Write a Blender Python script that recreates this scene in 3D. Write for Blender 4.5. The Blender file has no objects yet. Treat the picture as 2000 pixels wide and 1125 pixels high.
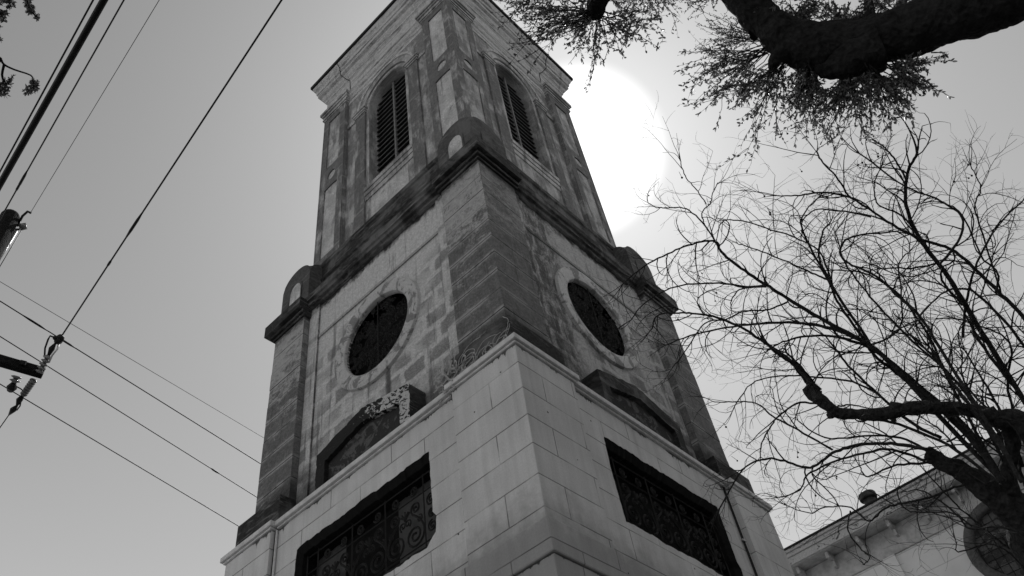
import bpy, bmesh, math, random
from mathutils import Vector, Matrix, Quaternion, noise as mnoise
random.seed(11)
rnd = random.random
uni = random.uniform
scene = bpy.context.scene
COL = scene.collection

# ------------------------------------------------------------------ camera
CR = ((0.719759083, 0.682666576, -0.126147567),      # image right, in the world
      (-0.577205182, 0.487512458, -0.655107457),     # image down
      (-0.385721454, 0.544332572, 0.744930205))      # view direction
CP = Vector((8.292065, -10.119298, -1.055931))
FPX = 1639.19                                        # focal length in pixels of a 2000 px wide frame
VR, VD, VF = (Vector(r) for r in CR)
cam = bpy.data.cameras.new('camera')
cam.sensor_width = 36.0
cam.lens = FPX / 2000.0 * 36.0
cam.clip_start, cam.clip_end = 0.05, 3000
camo = bpy.data.objects.new('camera', cam)
COL.objects.link(camo)
M = Matrix((VR, -VD, -VF)).transposed().to_4x4()
M.translation = CP
camo.matrix_world = M
scene.camera = camo

def ray(u, v):
    return (VR * (u - 1000) + VD * (v - 562.5) + VF * FPX).normalized()

def at(u, v, d):
    """a point of the place: direction of the surveyed sight line, d metres away"""
    return CP + ray(u, v) * d

GROUND = -2.66
# ------------------------------------------------------------------ sky, sun, exposure
SUN = ray(1128, 298)
SUN_EL = math.asin(SUN.z)
SUN_AZ = math.atan2(SUN.x, SUN.y)
world = bpy.data.worlds.new('World')
scene.world = world
world.use_nodes = True
wn, wl = world.node_tree.nodes, world.node_tree.links
wn.clear()
def wnode(t, **k):
    n = wn.new(t)
    for a, b in k.items(): setattr(n, a, b)
    return n
def wmath(op, a, b=None, c=None):
    n = wnode('ShaderNodeMath', operation=op)
    for i, x in enumerate((a, b, c)):
        if x is None: continue
        if isinstance(x, (int, float)): n.inputs[i].default_value = x
        else: wl.new(x, n.inputs[i])
    return n.outputs[0]
sky = wnode('ShaderNodeTexSky', sky_type='NISHITA', sun_disc=False, sun_elevation=SUN_EL,
            sun_rotation=SUN_AZ, air_density=1.0, dust_density=2.5, ozone_density=1.0)
bw = wnode('ShaderNodeRGBToBW')
wl.new(sky.outputs[0], bw.inputs[0])
tc = wnode('ShaderNodeTexCoord')
dot = wnode('ShaderNodeVectorMath', operation='DOT_PRODUCT')
dot.inputs[1].default_value = SUN
wl.new(tc.outputs['Generated'], dot.inputs[0])
ang = wmath('MULTIPLY', wmath('ARCCOSINE', wmath('MINIMUM', dot.outputs['Value'], 1.0)), 57.2958)
# hazy aureole round the sun: bright core, then a slow fall-off over the whole sky
core = wnode('ShaderNodeMapRange', interpolation_type='SMOOTHSTEP')
core.inputs[1].default_value, core.inputs[2].default_value = 5.0, 6.4
core.inputs[3].default_value, core.inputs[4].default_value = 3.3, 0.0
wl.new(ang, core.inputs[0])
SKYK, HALO = 0.05, 7.6
sepz = wnode('ShaderNodeSeparateXYZ'); wl.new(tc.outputs['Generated'], sepz.inputs[0])
elev = wmath('MULTIPLY', wmath('ARCSINE', wmath('MAXIMUM', sepz.outputs[2], 0.0)), 57.2958)
hor = wmath('MULTIPLY', wmath('POWER', 2.71828, wmath('MULTIPLY', elev, -1 / 20.0)), 12.5)   # pale haze low in the sky
halo = wmath('MULTIPLY', wmath('POWER', 2.71828, wmath('MULTIPLY', ang, -1 / 17.0)), HALO)
tot = wmath('ADD', wmath('ADD', wmath('MULTIPLY', bw.outputs[0], SKYK), halo), wmath('ADD', core.outputs[0], wmath('ADD', hor, 1.08)))
bg = wnode('ShaderNodeBackground')
bg.inputs['Strength'].default_value = 0.1
wl.new(tot, bg.inputs['Color'])
wo = wnode('ShaderNodeOutputWorld')
wl.new(bg.outputs[0], wo.inputs[0])

sun = bpy.data.lights.new('sun', 'SUN')
sun.energy = 3.0
sun.angle = math.radians(0.5)
sun.color = (1, 1, 1)                 # the photograph is black and white
suno = bpy.data.objects.new('sun', sun)
suno.rotation_euler = (-SUN).to_track_quat('-Z', 'Y').to_euler()
suno.location = SUN * 200
COL.objects.link(suno)
vs = scene.view_settings
vs.view_transform, vs.look, vs.exposure, vs.gamma = 'Standard', 'None', 0.0, 1.0
vs.use_curve_mapping = False

# ------------------------------------------------------------------ materials
class G:
    """small node-graph helper; everything is a grey value"""
    def __init__(s, name):
        s.m = bpy.data.materials.new(name)
        s.m.use_nodes = True
        s.t = s.m.node_tree
        s.N, s.L = s.t.nodes, s.t.links
        s.bsdf = s.N['Principled BSDF']
        s.geo = s.N.new('ShaderNodeNewGeometry')
        sp = s.N.new('ShaderNodeSeparateXYZ'); s.L.new(s.geo.outputs['Position'], sp.inputs[0])
        s.x, s.y, s.z = sp.outputs
        sn = s.N.new('ShaderNodeSeparateXYZ'); s.L.new(s.geo.outputs['True Normal'], sn.inputs[0])
        s.nx, s.ny, s.nz = sn.outputs
        s.pos = s.geo.outputs['Position']
    def put(s, sock, x):
        if isinstance(x, (int, float)):
            sock.default_value = x if not hasattr(sock.default_value, '__len__') else (x, x, x, 1)[:len(sock.default_value)]
        else: s.L.new(x, sock)
    def ma(s, op, a, b=None, c=None):
        n = s.N.new('ShaderNodeMath'); n.operation = op
        for i, v in enumerate((a, b, c)):
            if v is not None: s.put(n.inputs[i], v)
        return n.outputs[0]
    def add(s, a, b): return s.ma('ADD', a, b)
    def sub(s, a, b): return s.ma('SUBTRACT', a, b)
    def mul(s, a, b): return s.ma('MULTIPLY', a, b)
    def step(s, x, a, b, lo=0.0, hi=1.0):
        n = s.N.new('ShaderNodeMapRange'); n.interpolation_type = 'SMOOTHSTEP'
        s.put(n.inputs[0], x)
        for i, v in zip((1, 2, 3, 4), (a, b, lo, hi)): s.put(n.inputs[i], v)
        return n.outputs[0]
    def mix(s, f, a, b):
        return s.add(s.mul(s.sub(1.0, f), a), s.mul(f, b))
    def vec(s, x, y, z=0.0):
        n = s.N.new('ShaderNodeCombineXYZ')
        for i, v in enumerate((x, y, z)): s.put(n.inputs[i], v)
        return n.outputs[0]
    def noise(s, v, sc, det=4, ro=0.55, dist=0.0):
        n = s.N.new('ShaderNodeTexNoise')
        s.L.new(v, n.inputs['Vector'])
        n.inputs['Scale'].default_value = sc; n.inputs['Detail'].default_value = det
        n.inputs['Roughness'].default_value = ro; n.inputs['Distortion'].default_value = dist
        return n.outputs['Fac']
    def rand(s, v):
        n = s.N.new('ShaderNodeTexWhiteNoise'); s.L.new(v, n.inputs['Vector'])
        return n.outputs['Value']
    def vor(s, v, sc):
        n = s.N.new('ShaderNodeTexVoronoi'); s.L.new(v, n.inputs['Vector']); n.inputs['Scale'].default_value = sc
        return n.outputs['Distance']
    def u(s):
        f = s.ma('GREATER_THAN', s.ma('ABSOLUTE', s.nx), s.ma('ABSOLUTE', s.ny))
        return s.mix(f, s.x, s.add(s.y, 37.0))
    def joints(s, u, z0, h, w, wob=0.006):
        """distance to the nearest block joint, horizontal distance, and a random value per block"""
        p = s.vec(u, s.z)
        wv = s.mul(s.sub(s.noise(p, 3.0, 3), 0.5), wob * 4)
        zz = s.ma('DIVIDE', s.sub(s.add(s.z, wv), z0), h)
        row = s.ma('FLOOR', zz); fz = s.ma('FRACT', zz)
        dz = s.mul(s.ma('MINIMUM', fz, s.sub(1.0, fz)), h)
        uu = s.add(s.ma('DIVIDE', s.add(u, wv), w), s.mul(s.ma('FLOORED_MODULO', row, 2.0), 0.5))
        colm = s.ma('FLOOR', uu); fu = s.ma('FRACT', uu)
        du = s.mul(s.ma('MINIMUM', fu, s.sub(1.0, fu)), w)
        return s.ma('MINIMUM', dz, du), dz, du, s.rand(s.vec(row, colm, 3.1)), s.rand(s.vec(row, 1.7, 9.0))
    def finish(s, col, rough=0.9, height=None, bd=0.02, spec=0.2):
        s.put(s.bsdf.inputs['Base Color'], col)
        s.put(s.bsdf.inputs['Roughness'], rough)
        s.bsdf.inputs['Specular IOR Level'].default_value = spec
        if height is not None:
            b = s.N.new('ShaderNodeBump'); b.inputs['Strength'].default_value = 0.7
            b.inputs['Distance'].default_value = bd
            s.L.new(height, b.inputs['Height']); s.L.new(b.outputs[0], s.bsdf.inputs['Normal'])
        return s.m

def m_plain(name, v, rough=0.8, sc=12, amp=0.35, metal=0.0, spec=0.25):
    g = G(name)
    n = g.noise(g.pos, sc, 5, 0.65)
    g.bsdf.inputs['Metallic'].default_value = metal
    return g.finish(g.mul(v, g.step(n, 0.25, 0.75, 1 - amp, 1 + amp)), rough, n, 0.01, spec)

def m_paint(name, base=0.65):
    """whitewashed scored stucco of the base: fine dark joints, drips, pits and dirt"""
    g = G(name); u = g.u(); p = g.vec(u, g.z)
    d, dz, du, rb, rr = g.joints(u, 4.44, 0.46, 1.42, 0.002)
    col = g.mul(base, g.step(g.noise(p, 0.9, 4), 0.25, 0.8, 0.84, 1.08))
    col = g.mul(col, g.step(g.noise(g.vec(g.mul(u, 7.0), g.mul(g.z, 0.5)), 1.0, 4), 0.3, 0.7, 0.92, 1.04))
    col = g.mul(col, g.step(g.noise(p, 40, 3), 0.3, 0.75, 0.93, 1.05))
    col = g.mul(col, g.mix(g.step(rb, 0.0, 1.0, 0.0, 1.0), 0.95, 1.03))
    # dirt gathers low on the shaft above the string course
    low = g.step(g.add(g.z, g.mul(g.sub(g.noise(p, 2.2, 5, 0.65), 0.5), 1.4)), 4.15, 4.9, 1.0, 0.0)
    col = g.mix(g.mul(low, 0.55), col, 0.13)
    brk = g.step(g.noise(p, 1.7, 3), 0.36, 0.55)
    jm = g.mul(g.step(d, 0.004, 0.011, 1.0, 0.0), g.mix(brk, 0.2, 0.72))
    col = g.mix(jm, col, 0.07)
    # mould drips hanging from the cap and from the string course
    ln = g.mul(g.ma('POWER', g.noise(g.vec(g.mul(u, 9.0), 0.0), 1.0, 5, 0.75), 5.0), 1.5)
    on = g.step(g.noise(g.vec(g.mul(u, 1.1), 2.0), 1.0, 2), 0.45, 0.6)
    for zt, kz in ((7.088, 1.0), (3.818, 0.45)):
        below = g.ma('DIVIDE', g.sub(zt, g.z), kz)
        m = g.mul(g.mul(g.ma('LESS_THAN', below, g.mul(ln, on)), g.ma('GREATER_THAN', below, -0.002)), 0.9)
        col = g.mix(m, col, 0.03)
    chip = g.add(g.vor(p, 2.6), g.mul(g.sub(g.noise(p, 22, 4), 0.5), 0.10))
    pit = g.mul(g.step(chip, 0.03, 0.05, 1.0, 0.0), g.ma('GREATER_THAN', g.noise(p, 0.8, 2), 0.47))
    runs = g.step(g.noise(g.vec(g.mul(u, 3.2), g.mul(g.z, 0.16)), 1.0, 5, 0.7), 0.52, 0.72, 0.0, 0.22)
    col = g.mix(runs, col, 0.2)
    col = g.mix(pit, col, 0.05)
    h = g.sub(g.mul(g.noise(p, 25, 4), 0.25), g.mul(jm, 1.0))
    return g.finish(col, 0.85, h, 0.012)

def m_blockwall(name):
    """recessed walls of the middle stage: pale wide joints, grey weathered block faces, plain plaster at the top"""
    g = G(name); u = g.u(); p = g.vec(u, g.z)
    d, dz, du, rb, rr = g.joints(u, 7.65, 0.42, 0.62, 0.016)
    big = g.noise(p, 1.3, 5, 0.6, 0.4); fine = g.noise(p, 9, 6, 0.7); spk = g.noise(p, 34, 4, 0.7)
    light = g.mul(0.54, g.step(fine, 0.25, 0.75, 0.80, 1.14))
    inner = g.step(g.add(d, g.mul(g.sub(g.noise(p, 5, 6, 0.72), 0.5), 0.16)), 0.035, 0.085)
    dirt = g.step(g.add(g.add(g.mul(rb, 0.16), big), g.mul(g.sub(fine, 0.5), 0.35)), 0.40, 0.74)
    dirt = g.mul(dirt, g.step(g.z, 10.7, 11.6, 1.0, 0.06))
    dirt = g.mul(g.mul(dirt, inner), g.step(spk, 0.3, 0.6, 0.62, 1.0))
    col = g.mix(g.mul(dirt, 0.74), light, 0.085)
    low = g.step(g.add(g.z, g.mul(g.sub(g.noise(p, 2.0, 6, 0.7), 0.5), 2.2)), 7.6, 8.6, 0.85, 0.0)
    col = g.mix(low, col, g.mul(fine, 0.11))
    band = g.mul(g.step(g.ma('ABSOLUTE', g.sub(g.z, 11.62)), 0.03, 0.10, 1.0, 0.0), 0.45)
    col = g.mix(band, col, 0.13)
    top = g.step(g.add(g.z, g.mul(g.sub(g.noise(p, 2.6, 6, 0.75), 0.5), 0.9)), 12.4, 12.65)
    col = g.mix(top, col, 0.035)
    # rust and soot run below the round window
    run = g.mul(g.step(g.ma('ABSOLUTE', g.add(g.ma('ABSOLUTE', g.sub(g.x, 0.28)), g.mul(g.sub(fine, .5), .04))), 0.03, 0.10, 0.85, 0.0), g.ma('LESS_THAN', g.z, 9.55))
    col = g.mix(g.mul(run, g.ma('LESS_THAN', g.y, -2.0)), col, 0.045)
    # the flank beside the near pier on the churchyard side is streaked black
    fl = g.mul(g.step(g.add(g.y, g.mul(g.sub(g.noise(p, 1.6, 6, 0.7, 0.6), 0.5), 1.5)), -0.75, -1.15), g.ma('GREATER_THAN', g.nx, 0.5))
    fl = g.mul(fl, g.step(g.add(g.noise(g.vec(g.mul(u, 5.0), g.mul(g.z, 1.8)), 1.0, 9, 0.78, 0.5), g.mul(g.sub(spk, 0.5), 0.25)), 0.38, 0.58))
    col = g.mix(g.mul(fl, 0.85), col, g.mul(fine, 0.13))
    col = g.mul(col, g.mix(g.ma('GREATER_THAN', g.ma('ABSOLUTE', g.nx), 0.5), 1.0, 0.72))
    runs = g.step(g.noise(g.vec(g.mul(u, 6.5), g.mul(g.z, 0.4)), 1.0, 5, 0.72), 0.53, 0.70, 0.0, 0.75)
    col = g.mul(g.mix(runs, col, 0.09), g.step(g.noise(p, 26, 4, 0.72), 0.25, 0.75, 0.72, 1.25))
    h = g.add(g.mul(fine, 0.5), g.mul(inner, 0.5))
    return g.finish(col, 0.92, h, 0.018)

def m_rustic(name):
    """corner piers of the middle stage: scraped sooty courses, mottled and cleaner near the top"""
    g = G(name); u = g.u(); p = g.vec(u, g.z)
    d, dz, du, rb, rr = g.joints(u, 7.82, 0.452, 30.0, 0.004)
    fine = g.noise(p, 8, 6, 0.72); grit = g.noise(p, 24, 4, 0.7)
    peel = g.noise(g.vec(g.mul(u, 2.4), g.mul(g.z, 4.6)), 1.0, 9, 0.76, 0.7)
    big = g.noise(p, 0.9, 4, 0.6)
    side = g.ma('GREATER_THAN', g.ma('ABSOLUTE', g.nx), 0.5)       # x-facing sides get fewer and darker pale patches, fainter lines
    clean = g.step(g.z, 9.0, 12.2)
    k = g.add(g.add(g.mul(peel, 0.9), g.mul(big, 0.25)), g.add(g.mul(clean, 0.20), g.mul(g.sub(grit, 0.5), 0.18)))
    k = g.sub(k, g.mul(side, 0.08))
    k = g.add(k, g.mul(g.sub(rr, 0.5), 0.05))
    pale = g.step(k, 0.62, 0.76)
    darkv = g.mul(g.mul(g.mix(big, 0.09, 0.19), g.step(fine, 0.25, 0.75, 0.7, 1.3)), g.step(grit, 0.25, 0.75, 0.72, 1.28))
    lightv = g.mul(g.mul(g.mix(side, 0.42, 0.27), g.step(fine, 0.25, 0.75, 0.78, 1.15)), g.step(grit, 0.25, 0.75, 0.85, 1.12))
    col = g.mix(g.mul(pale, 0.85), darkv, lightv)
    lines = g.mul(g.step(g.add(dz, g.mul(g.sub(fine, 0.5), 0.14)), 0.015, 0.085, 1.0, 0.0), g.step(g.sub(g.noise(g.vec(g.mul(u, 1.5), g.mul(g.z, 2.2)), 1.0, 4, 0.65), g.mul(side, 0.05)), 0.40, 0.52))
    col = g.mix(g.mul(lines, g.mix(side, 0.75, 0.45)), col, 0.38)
    edge = g.step(dz, 0.002, 0.008, 0.8, 0.0)
    col = g.mix(edge, col, 0.03)
    runs = g.step(g.noise(g.vec(g.mul(u, 7.0), g.mul(g.z, 0.45)), 1.0, 5, 0.7), 0.54, 0.72, 0.0, 0.6)
    col = g.mix(runs, col, 0.05)
    top = g.step(g.add(g.z, g.mul(g.sub(fine, 0.5), 0.7)), 12.15, 12.4)
    col = g.mix(g.mul(top, 0.85), col, 0.03)
    low = g.step(g.add(g.z, g.mul(g.sub(peel, 0.5), 0.9)), 7.9, 8.3, 0.8, 0.0)
    col = g.mix(low, col, 0.03)
    return g.finish(col, 0.92, g.add(g.mul(fine, 0.6), g.mul(pale, 0.25)), 0.018)

def m_belfry(name, light=0.5, dark=0.15, thr=0.5, hj=0.56):
    """peeling belfry stucco: crisp patches of bare grey render between remains of old limewash"""
    g = G(name); u = g.u(); p = g.vec(u, g.z)
    d, dz, du, rb, rr = g.joints(u, 15.0, hj, 30.0, 0.006)
    fine = g.noise(p, 10, 6, 0.72)
    ver = g.noise(g.vec(g.mul(u, 3.4), g.mul(g.z, 0.7)), 1.0, 7, 0.7, 0.5)
    diag = g.noise(g.vec(g.add(u, g.mul(g.z, 0.5)), g.sub(g.z, g.mul(u, 0.5))), 1.6, 5, 0.6)
    k = g.add(g.add(g.mul(ver, 0.6), g.mul(diag, 0.4)), g.mul(g.sub(rr, 0.5), 0.03))
    streak = g.noise(g.vec(g.mul(u, 16.0), g.mul(g.z, 1.4)), 1.0, 5, 0.7)
    k = g.add(k, g.add(g.mul(g.sub(fine, 0.5), 0.16), g.mul(g.sub(streak, 0.5), 0.14)))
    m = g.step(k, thr - 0.09, thr + 0.05)
    a = g.mul(g.mul(light, g.step(g.noise(p, 1.7, 5, 0.65), 0.3, 0.7, 0.68, 1.08)), g.step(fine, 0.25, 0.75, 0.74, 1.14)); b = g.mul(dark, g.step(fine, 0.25, 0.75, 0.7, 1.35))
    col = g.mix(m, a, b)
    lines = g.mul(g.step(g.add(dz, g.mul(g.sub(fine, 0.5), 0.06)), 0.01, 0.04, 1.0, 0.0), g.step(g.noise(p, 1.3, 3), 0.48, 0.6))
    col = g.mix(g.mul(lines, 0.55), col, 0.33)
    stain = g.step(g.add(g.noise(p, 3.0, 6, 0.75), g.mul(g.sub(fine, 0.5), 0.35)), 0.59, 0.70)
    col = g.mix(g.mul(stain, 0.65), col, 0.05)
    blk = g.step(g.noise(g.vec(g.mul(u, 8.0), g.mul(g.z, 0.35)), 1.0, 6, 0.74), 0.55, 0.72, 0.0, 0.6)
    col = g.mix(blk, col, 0.06)
    col = g.mul(col, g.step(g.noise(p, 26, 4, 0.72), 0.25, 0.75, 0.72, 1.25))
    return g.finish(col, 0.92, g.add(g.mul(fine, 0.6), g.mul(m, -0.3)), 0.018)

def m_entab(name):
    g = G(name); u = g.u(); p = g.vec(u, g.z)
    st = g.noise(g.vec(g.mul(u, 0.9), g.mul(g.z, 7.0)), 1.0, 6, 0.7, 0.4); fine = g.noise(p, 11, 6, 0.7)
    col = g.mul(0.52, g.step(fine, 0.25, 0.75, 0.75, 1.15))
    col = g.mix(g.step(st, 0.5, 0.62, 0.0, 0.7), col, 0.12)
    col = g.mix(g.step(g.noise(p, 2.1, 6, 0.75), 0.58, 0.70, 0.0, 0.75), col, 0.055)
    runs = g.step(g.noise(g.vec(g.mul(u, 6.0), g.mul(g.z, 0.5)), 1.0, 5, 0.72), 0.52, 0.72, 0.0, 0.55)
    col = g.mul(g.mix(runs, col, 0.09), g.step(g.noise(p, 26, 4, 0.72), 0.25, 0.75, 0.72, 1.25))
    return g.finish(col, 0.9, fine, 0.015)

def m_soot(name, v=0.028, light=0.20):
    """black weather crust on ledges, cornices and corner blocks"""
    g = G(name); u = g.u(); p = g.vec(u, g.z)
    fine = g.noise(g.pos, 12, 6, 0.72)
    st = g.noise(g.vec(g.mul(u, 1.5), g.mul(g.z, 9.0)), 1.0, 6, 0.7, 0.6)
    col = g.mul(v, g.step(fine, 0.25, 0.75, 0.6, 1.5))
    col = g.mix(g.mul(g.step(st, 0.52, 0.70), 0.8), col, light)
    big = g.step(g.noise(g.pos, 1.1, 5, 0.65, 0.6), 0.46, 0.66)
    col = g.mix(g.mul(big, 0.8), col, g.mul(light, 0.8))
    run = g.step(g.noise(g.vec(g.mul(u, 5.0), g.mul(g.z, 0.8)), 1.0, 5, 0.72), 0.50, 0.66, 0.0, 0.6)
    col = g.mix(g.mul(run, big), col, 0.035)
    ln = g.mul(g.step(g.noise(g.vec(g.mul(u, 0.8), g.mul(g.z, 16.0)), 1.0, 5, 0.65, 0.5), 0.60, 0.66), g.step(g.noise(g.pos, 1.6, 3), 0.45, 0.6))
    col = g.mix(g.mul(ln, 0.7), col, 0.24)
    fl = g.mul(g.step(g.noise(g.pos, 17, 5, 0.7), 0.64, 0.69), g.step(g.noise(g.pos, 2.0, 2), 0.5, 0.6))
    col = g.mix(g.mul(fl, 0.7), col, 0.25)
    return g.finish(col, 0.9, fine, 0.02)

def m_patchy(name, a, b, sc=6, thr=0.5, dist=1.5):
    g = G(name)
    n = g.noise(g.pos, sc, 6, 0.68, dist); fine = g.noise(g.pos, 28, 4, 0.7)
    col = g.mul(g.mix(g.step(n, thr - 0.03, thr + 0.03), a, b), g.step(fine, 0.2, 0.8, 0.78, 1.2))
    return g.finish(col, 0.9, g.add(n, fine), 0.015)

def m_bark(name, v):
    g = G(name)
    n = g.noise(g.pos, 18, 6, 0.7, 0.6); c = g.vor(g.pos, 30)
    return g.finish(g.mul(v, g.step(n, 0.25, 0.75, 0.45, 1.7)), 0.95, g.add(n, c), 0.03, 0.1)

def m_leaf(name, v):
    g = G(name)
    rv = g.N.new('ShaderNodeNewGeometry').outputs['Random Per Island']
    col = g.mul(v, g.step(rv, 0.0, 1.0, 0.4, 2.0))
    g.finish(col, 0.42, None, spec=0.5)
    tr = g.N.new('ShaderNodeBsdfTranslucent'); g.put(tr.inputs['Color'], g.mul(col, 2.2))
    mx = g.N.new('ShaderNodeMixShader'); mx.inputs[0].default_value = 0.35
    out = g.N['Material Output']
    g.L.new(g.bsdf.outputs[0], mx.inputs[1]); g.L.new(tr.outputs[0], mx.inputs[2]); g.L.new(mx.outputs[0], out.inputs[0])
    return g.m

PAINT = m_paint('whitewashed_stucco')
CAPW = m_plain('whitewashed_cap', 0.60, 0.85, 9, 0.16)
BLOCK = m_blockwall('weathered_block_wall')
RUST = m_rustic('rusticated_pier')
BELF = m_belfry('peeling_belfry_wall', 0.50, 0.20, 0.50)
BPIER = m_belfry('peeling_belfry_pier', 0.45, 0.14, 0.455)
BTRIM = m_belfry('belfry_trim', 0.52, 0.20, 0.53)
ENT = m_entab('entablature_stucco')
SOOT = m_soot('soot_crust')
SOOTL = m_soot('sooty_stone', 0.07, 0.17)
PANEL = m_belfry('pale_panel', 0.58, 0.26, 0.60, 30.0)
FRAME = m_patchy('round_frame_stucco', 0.48, 0.22, 2.6, 0.52, 0.8)
def m_peel(name):
    g = G(name)
    n = g.noise(g.vec(g.add(g.mul(g.x, 1.0), g.mul(g.z, 0.5)), g.z, g.y), 5.5, 6, 0.62, 2.2)
    fine = g.noise(g.pos, 28, 4, 0.7)
    k = g.add(n, g.step(g.x, -0.75, 0.9, -0.22, 0.04))
    return g.finish(g.mul(g.mix(g.step(k, 0.49, 0.53), 0.02, 0.5), g.step(fine, 0.2, 0.8, 0.78, 1.2)), 0.9, g.add(n, fine), 0.015)
PEEL = m_peel('peeling_gable_frame')
GPAN = m_patchy('gable_panel', 0.035, 0.10, 3.5, 0.55, 0.8)
IRON = m_plain('black_iron', 0.012, 0.6, 20, 0.4)
DARKI = m_plain('dark_interior', 0.008, 0.95)
GREYB = m_plain('grey_shutter', 0.095, 0.8, 3, 0.3)
LOUV = m_plain('louvre_wood', 0.10, 0.7, 14, 0.4)
MULL = m_plain('mullion_wood', 0.16, 0.7, 14, 0.3)
ROOFM = m_plain('roof_metal', 0.012, 0.6)
WOODK = m_bark('creosoted_wood', 0.012)
CABLE = m_plain('cable_rubber', 0.008, 0.55)
WIRE = m_plain('weathered_wire', 0.03, 0.5)
STEEL = m_plain('galvanised_steel', 0.45, 0.35, 30, 0.2, 0.6, 0.5)
PORC = m_plain('porcelain', 0.13, 0.15, 10, 0.1, 0.0, 0.6)
BARK1 = m_bark('live_oak_bark', 0.022)
BARK2 = m_bark('smooth_bark', 0.035)
LEAF = m_leaf('oak_leaf', 0.07)
VINE = m_plain('dry_vine_stem', 0.42, 0.9, 20, 0.3)

# ------------------------------------------------------------------ mesh helpers
class MB:
    def __init__(s): s.v, s.f = [], []
    def quad(s, *p):
        i = len(s.v); s.v += [tuple(q) for q in p]; s.f.append(tuple(range(i, i + len(p))))
    def box(s, a, b, tr=lambda p: p):
        (x0, y0, z0), (x1, y1, z1) = a, b
        i = len(s.v)
        for z in (z0, z1):
            for x, y in ((x0, y0), (x1, y0), (x1, y1), (x0, y1)): s.v.append(tuple(tr((x, y, z))))
        s.f += [(i, i+3, i+2, i+1), (i+4, i+5, i+6, i+7)] + [(i+k, i+(k+1) % 4, i+4+(k+1) % 4, i+4+k) for k in range(4)]
    def tube(s, pts, radii, n=6, cap=True):
        pts = [Vector(p) for p in pts]
        if len(pts) < 2: return
        if isinstance(radii, (int, float)): radii = [radii] * len(pts)
        up = None; base = len(s.v)
        for k, p in enumerate(pts):
            t = (pts[min(k+1, len(pts)-1)] - pts[max(k-1, 0)])
            if t.length < 1e-9: t = Vector((0, 0, 1))
            t.normalize()
            if up is None:
                a = Vector((0, 0, 1)) if abs(t.z) < 0.9 else Vector((1, 0, 0))
                up = t.cross(a).normalized()
            up = (up - t * up.dot(t))
            if up.length < 1e-6: up = t.orthogonal()
            up.normalize(); w = t.cross(up)
            for j in range(n):
                c, sn = math.cos(2*math.pi*j/n), math.sin(2*math.pi*j/n)
                s.v.append(tuple(p + (up * c + w * sn) * radii[k]))
        for k in range(len(pts)-1):
            for j in range(n):
                a = base + k*n + j; b = base + k*n + (j+1) % n
                s.f.append((a, b, b+n, a+n))
        if cap:
            s.f.append(tuple(base + j for j in reversed(range(n))))
            s.f.append(tuple(base + (len(pts)-1)*n + j for j in range(n)))
    def roughen(s, i0, amp, freq):
        for i in range(i0, len(s.v)):
            p = Vector(s.v[i]); q = p*freq
            s.v[i] = tuple(p+(mnoise.noise_vector(q)+mnoise.noise_vector(q*2.7)*.5)*amp)
    def ball(s, c, r, nu=6, nv=4):
        b = len(s.v); c = Vector(c)
        for i in range(nv+1):
            th = math.pi*i/nv
            for j in range(nu):
                ph = 2*math.pi*j/nu
                s.v.append(tuple(c + Vector((math.sin(th)*math.cos(ph), math.sin(th)*math.sin(ph), math.cos(th)))*r))
        for i in range(nv):
            for j in range(nu):
                s.f.append((b+i*nu+j, b+(i+1)*nu+j, b+(i+1)*nu+(j+1) % nu, b+i*nu+(j+1) % nu))
    def build(s, name, mat, parent=None, smooth=False, bevel=0.0):
        me = bpy.data.meshes.new(name)
        me.from_pydata(s.v, [], s.f)
        me.validate(); me.update()
        me.materials.append(mat)
        if smooth: me.polygons.foreach_set('use_smooth', [True]*len(me.polygons))
        o = bpy.data.objects.new(name, me); COL.objects.link(o)
        if parent is not None: o.parent = parent
        if bevel:
            bm = bmesh.new(); bm.from_mesh(me); bmesh.ops.recalc_face_normals(bm, faces=bm.faces); bm.to_mesh(me); bm.free()
            md = o.modifiers.new('worn_edge', 'BEVEL'); md.width = bevel; md.segments = 2; md.limit_method = 'ANGLE'
            md.angle_limit = math.radians(40)
        return o

def thing(name, label, cat, group=None):
    o = bpy.data.objects.new(name, None); COL.objects.link(o)
    o.empty_display_size = 0.2
    tag(o, label, cat, group); return o
def tag(o, label, cat, group=None, kind=None):
    o['label'] = label; o['category'] = cat
    if group: o['group'] = group
    if kind: o['kind'] = kind
    return o
def struct(o):
    o['kind'] = 'structure'; return o

# face frames of the square tower: face 0 looks to -y, 1 to +x, 2 to +y, 3 to -x
def fr(k):
    def t(p):
        u, d, z = p           # u along the face, d outwards from the axis
        x, y = u, -d
        for _ in range(k): x, y = -y, x
        return (x, y, z)
    return t

def jitter_poly(pts, step, amp):
    out = []
    for i, p in enumerate(pts):
        q = pts[(i+1) % len(pts)]
        L = math.hypot(q[0]-p[0], q[1]-p[1]); n = max(1, int(L/step))
        for k in range(n):
            t = k/n
            out.append((p[0]+(q[0]-p[0])*t+uni(-amp, amp), p[1]+(q[1]-p[1])*t+uni(-amp, amp)))
    return out

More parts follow.
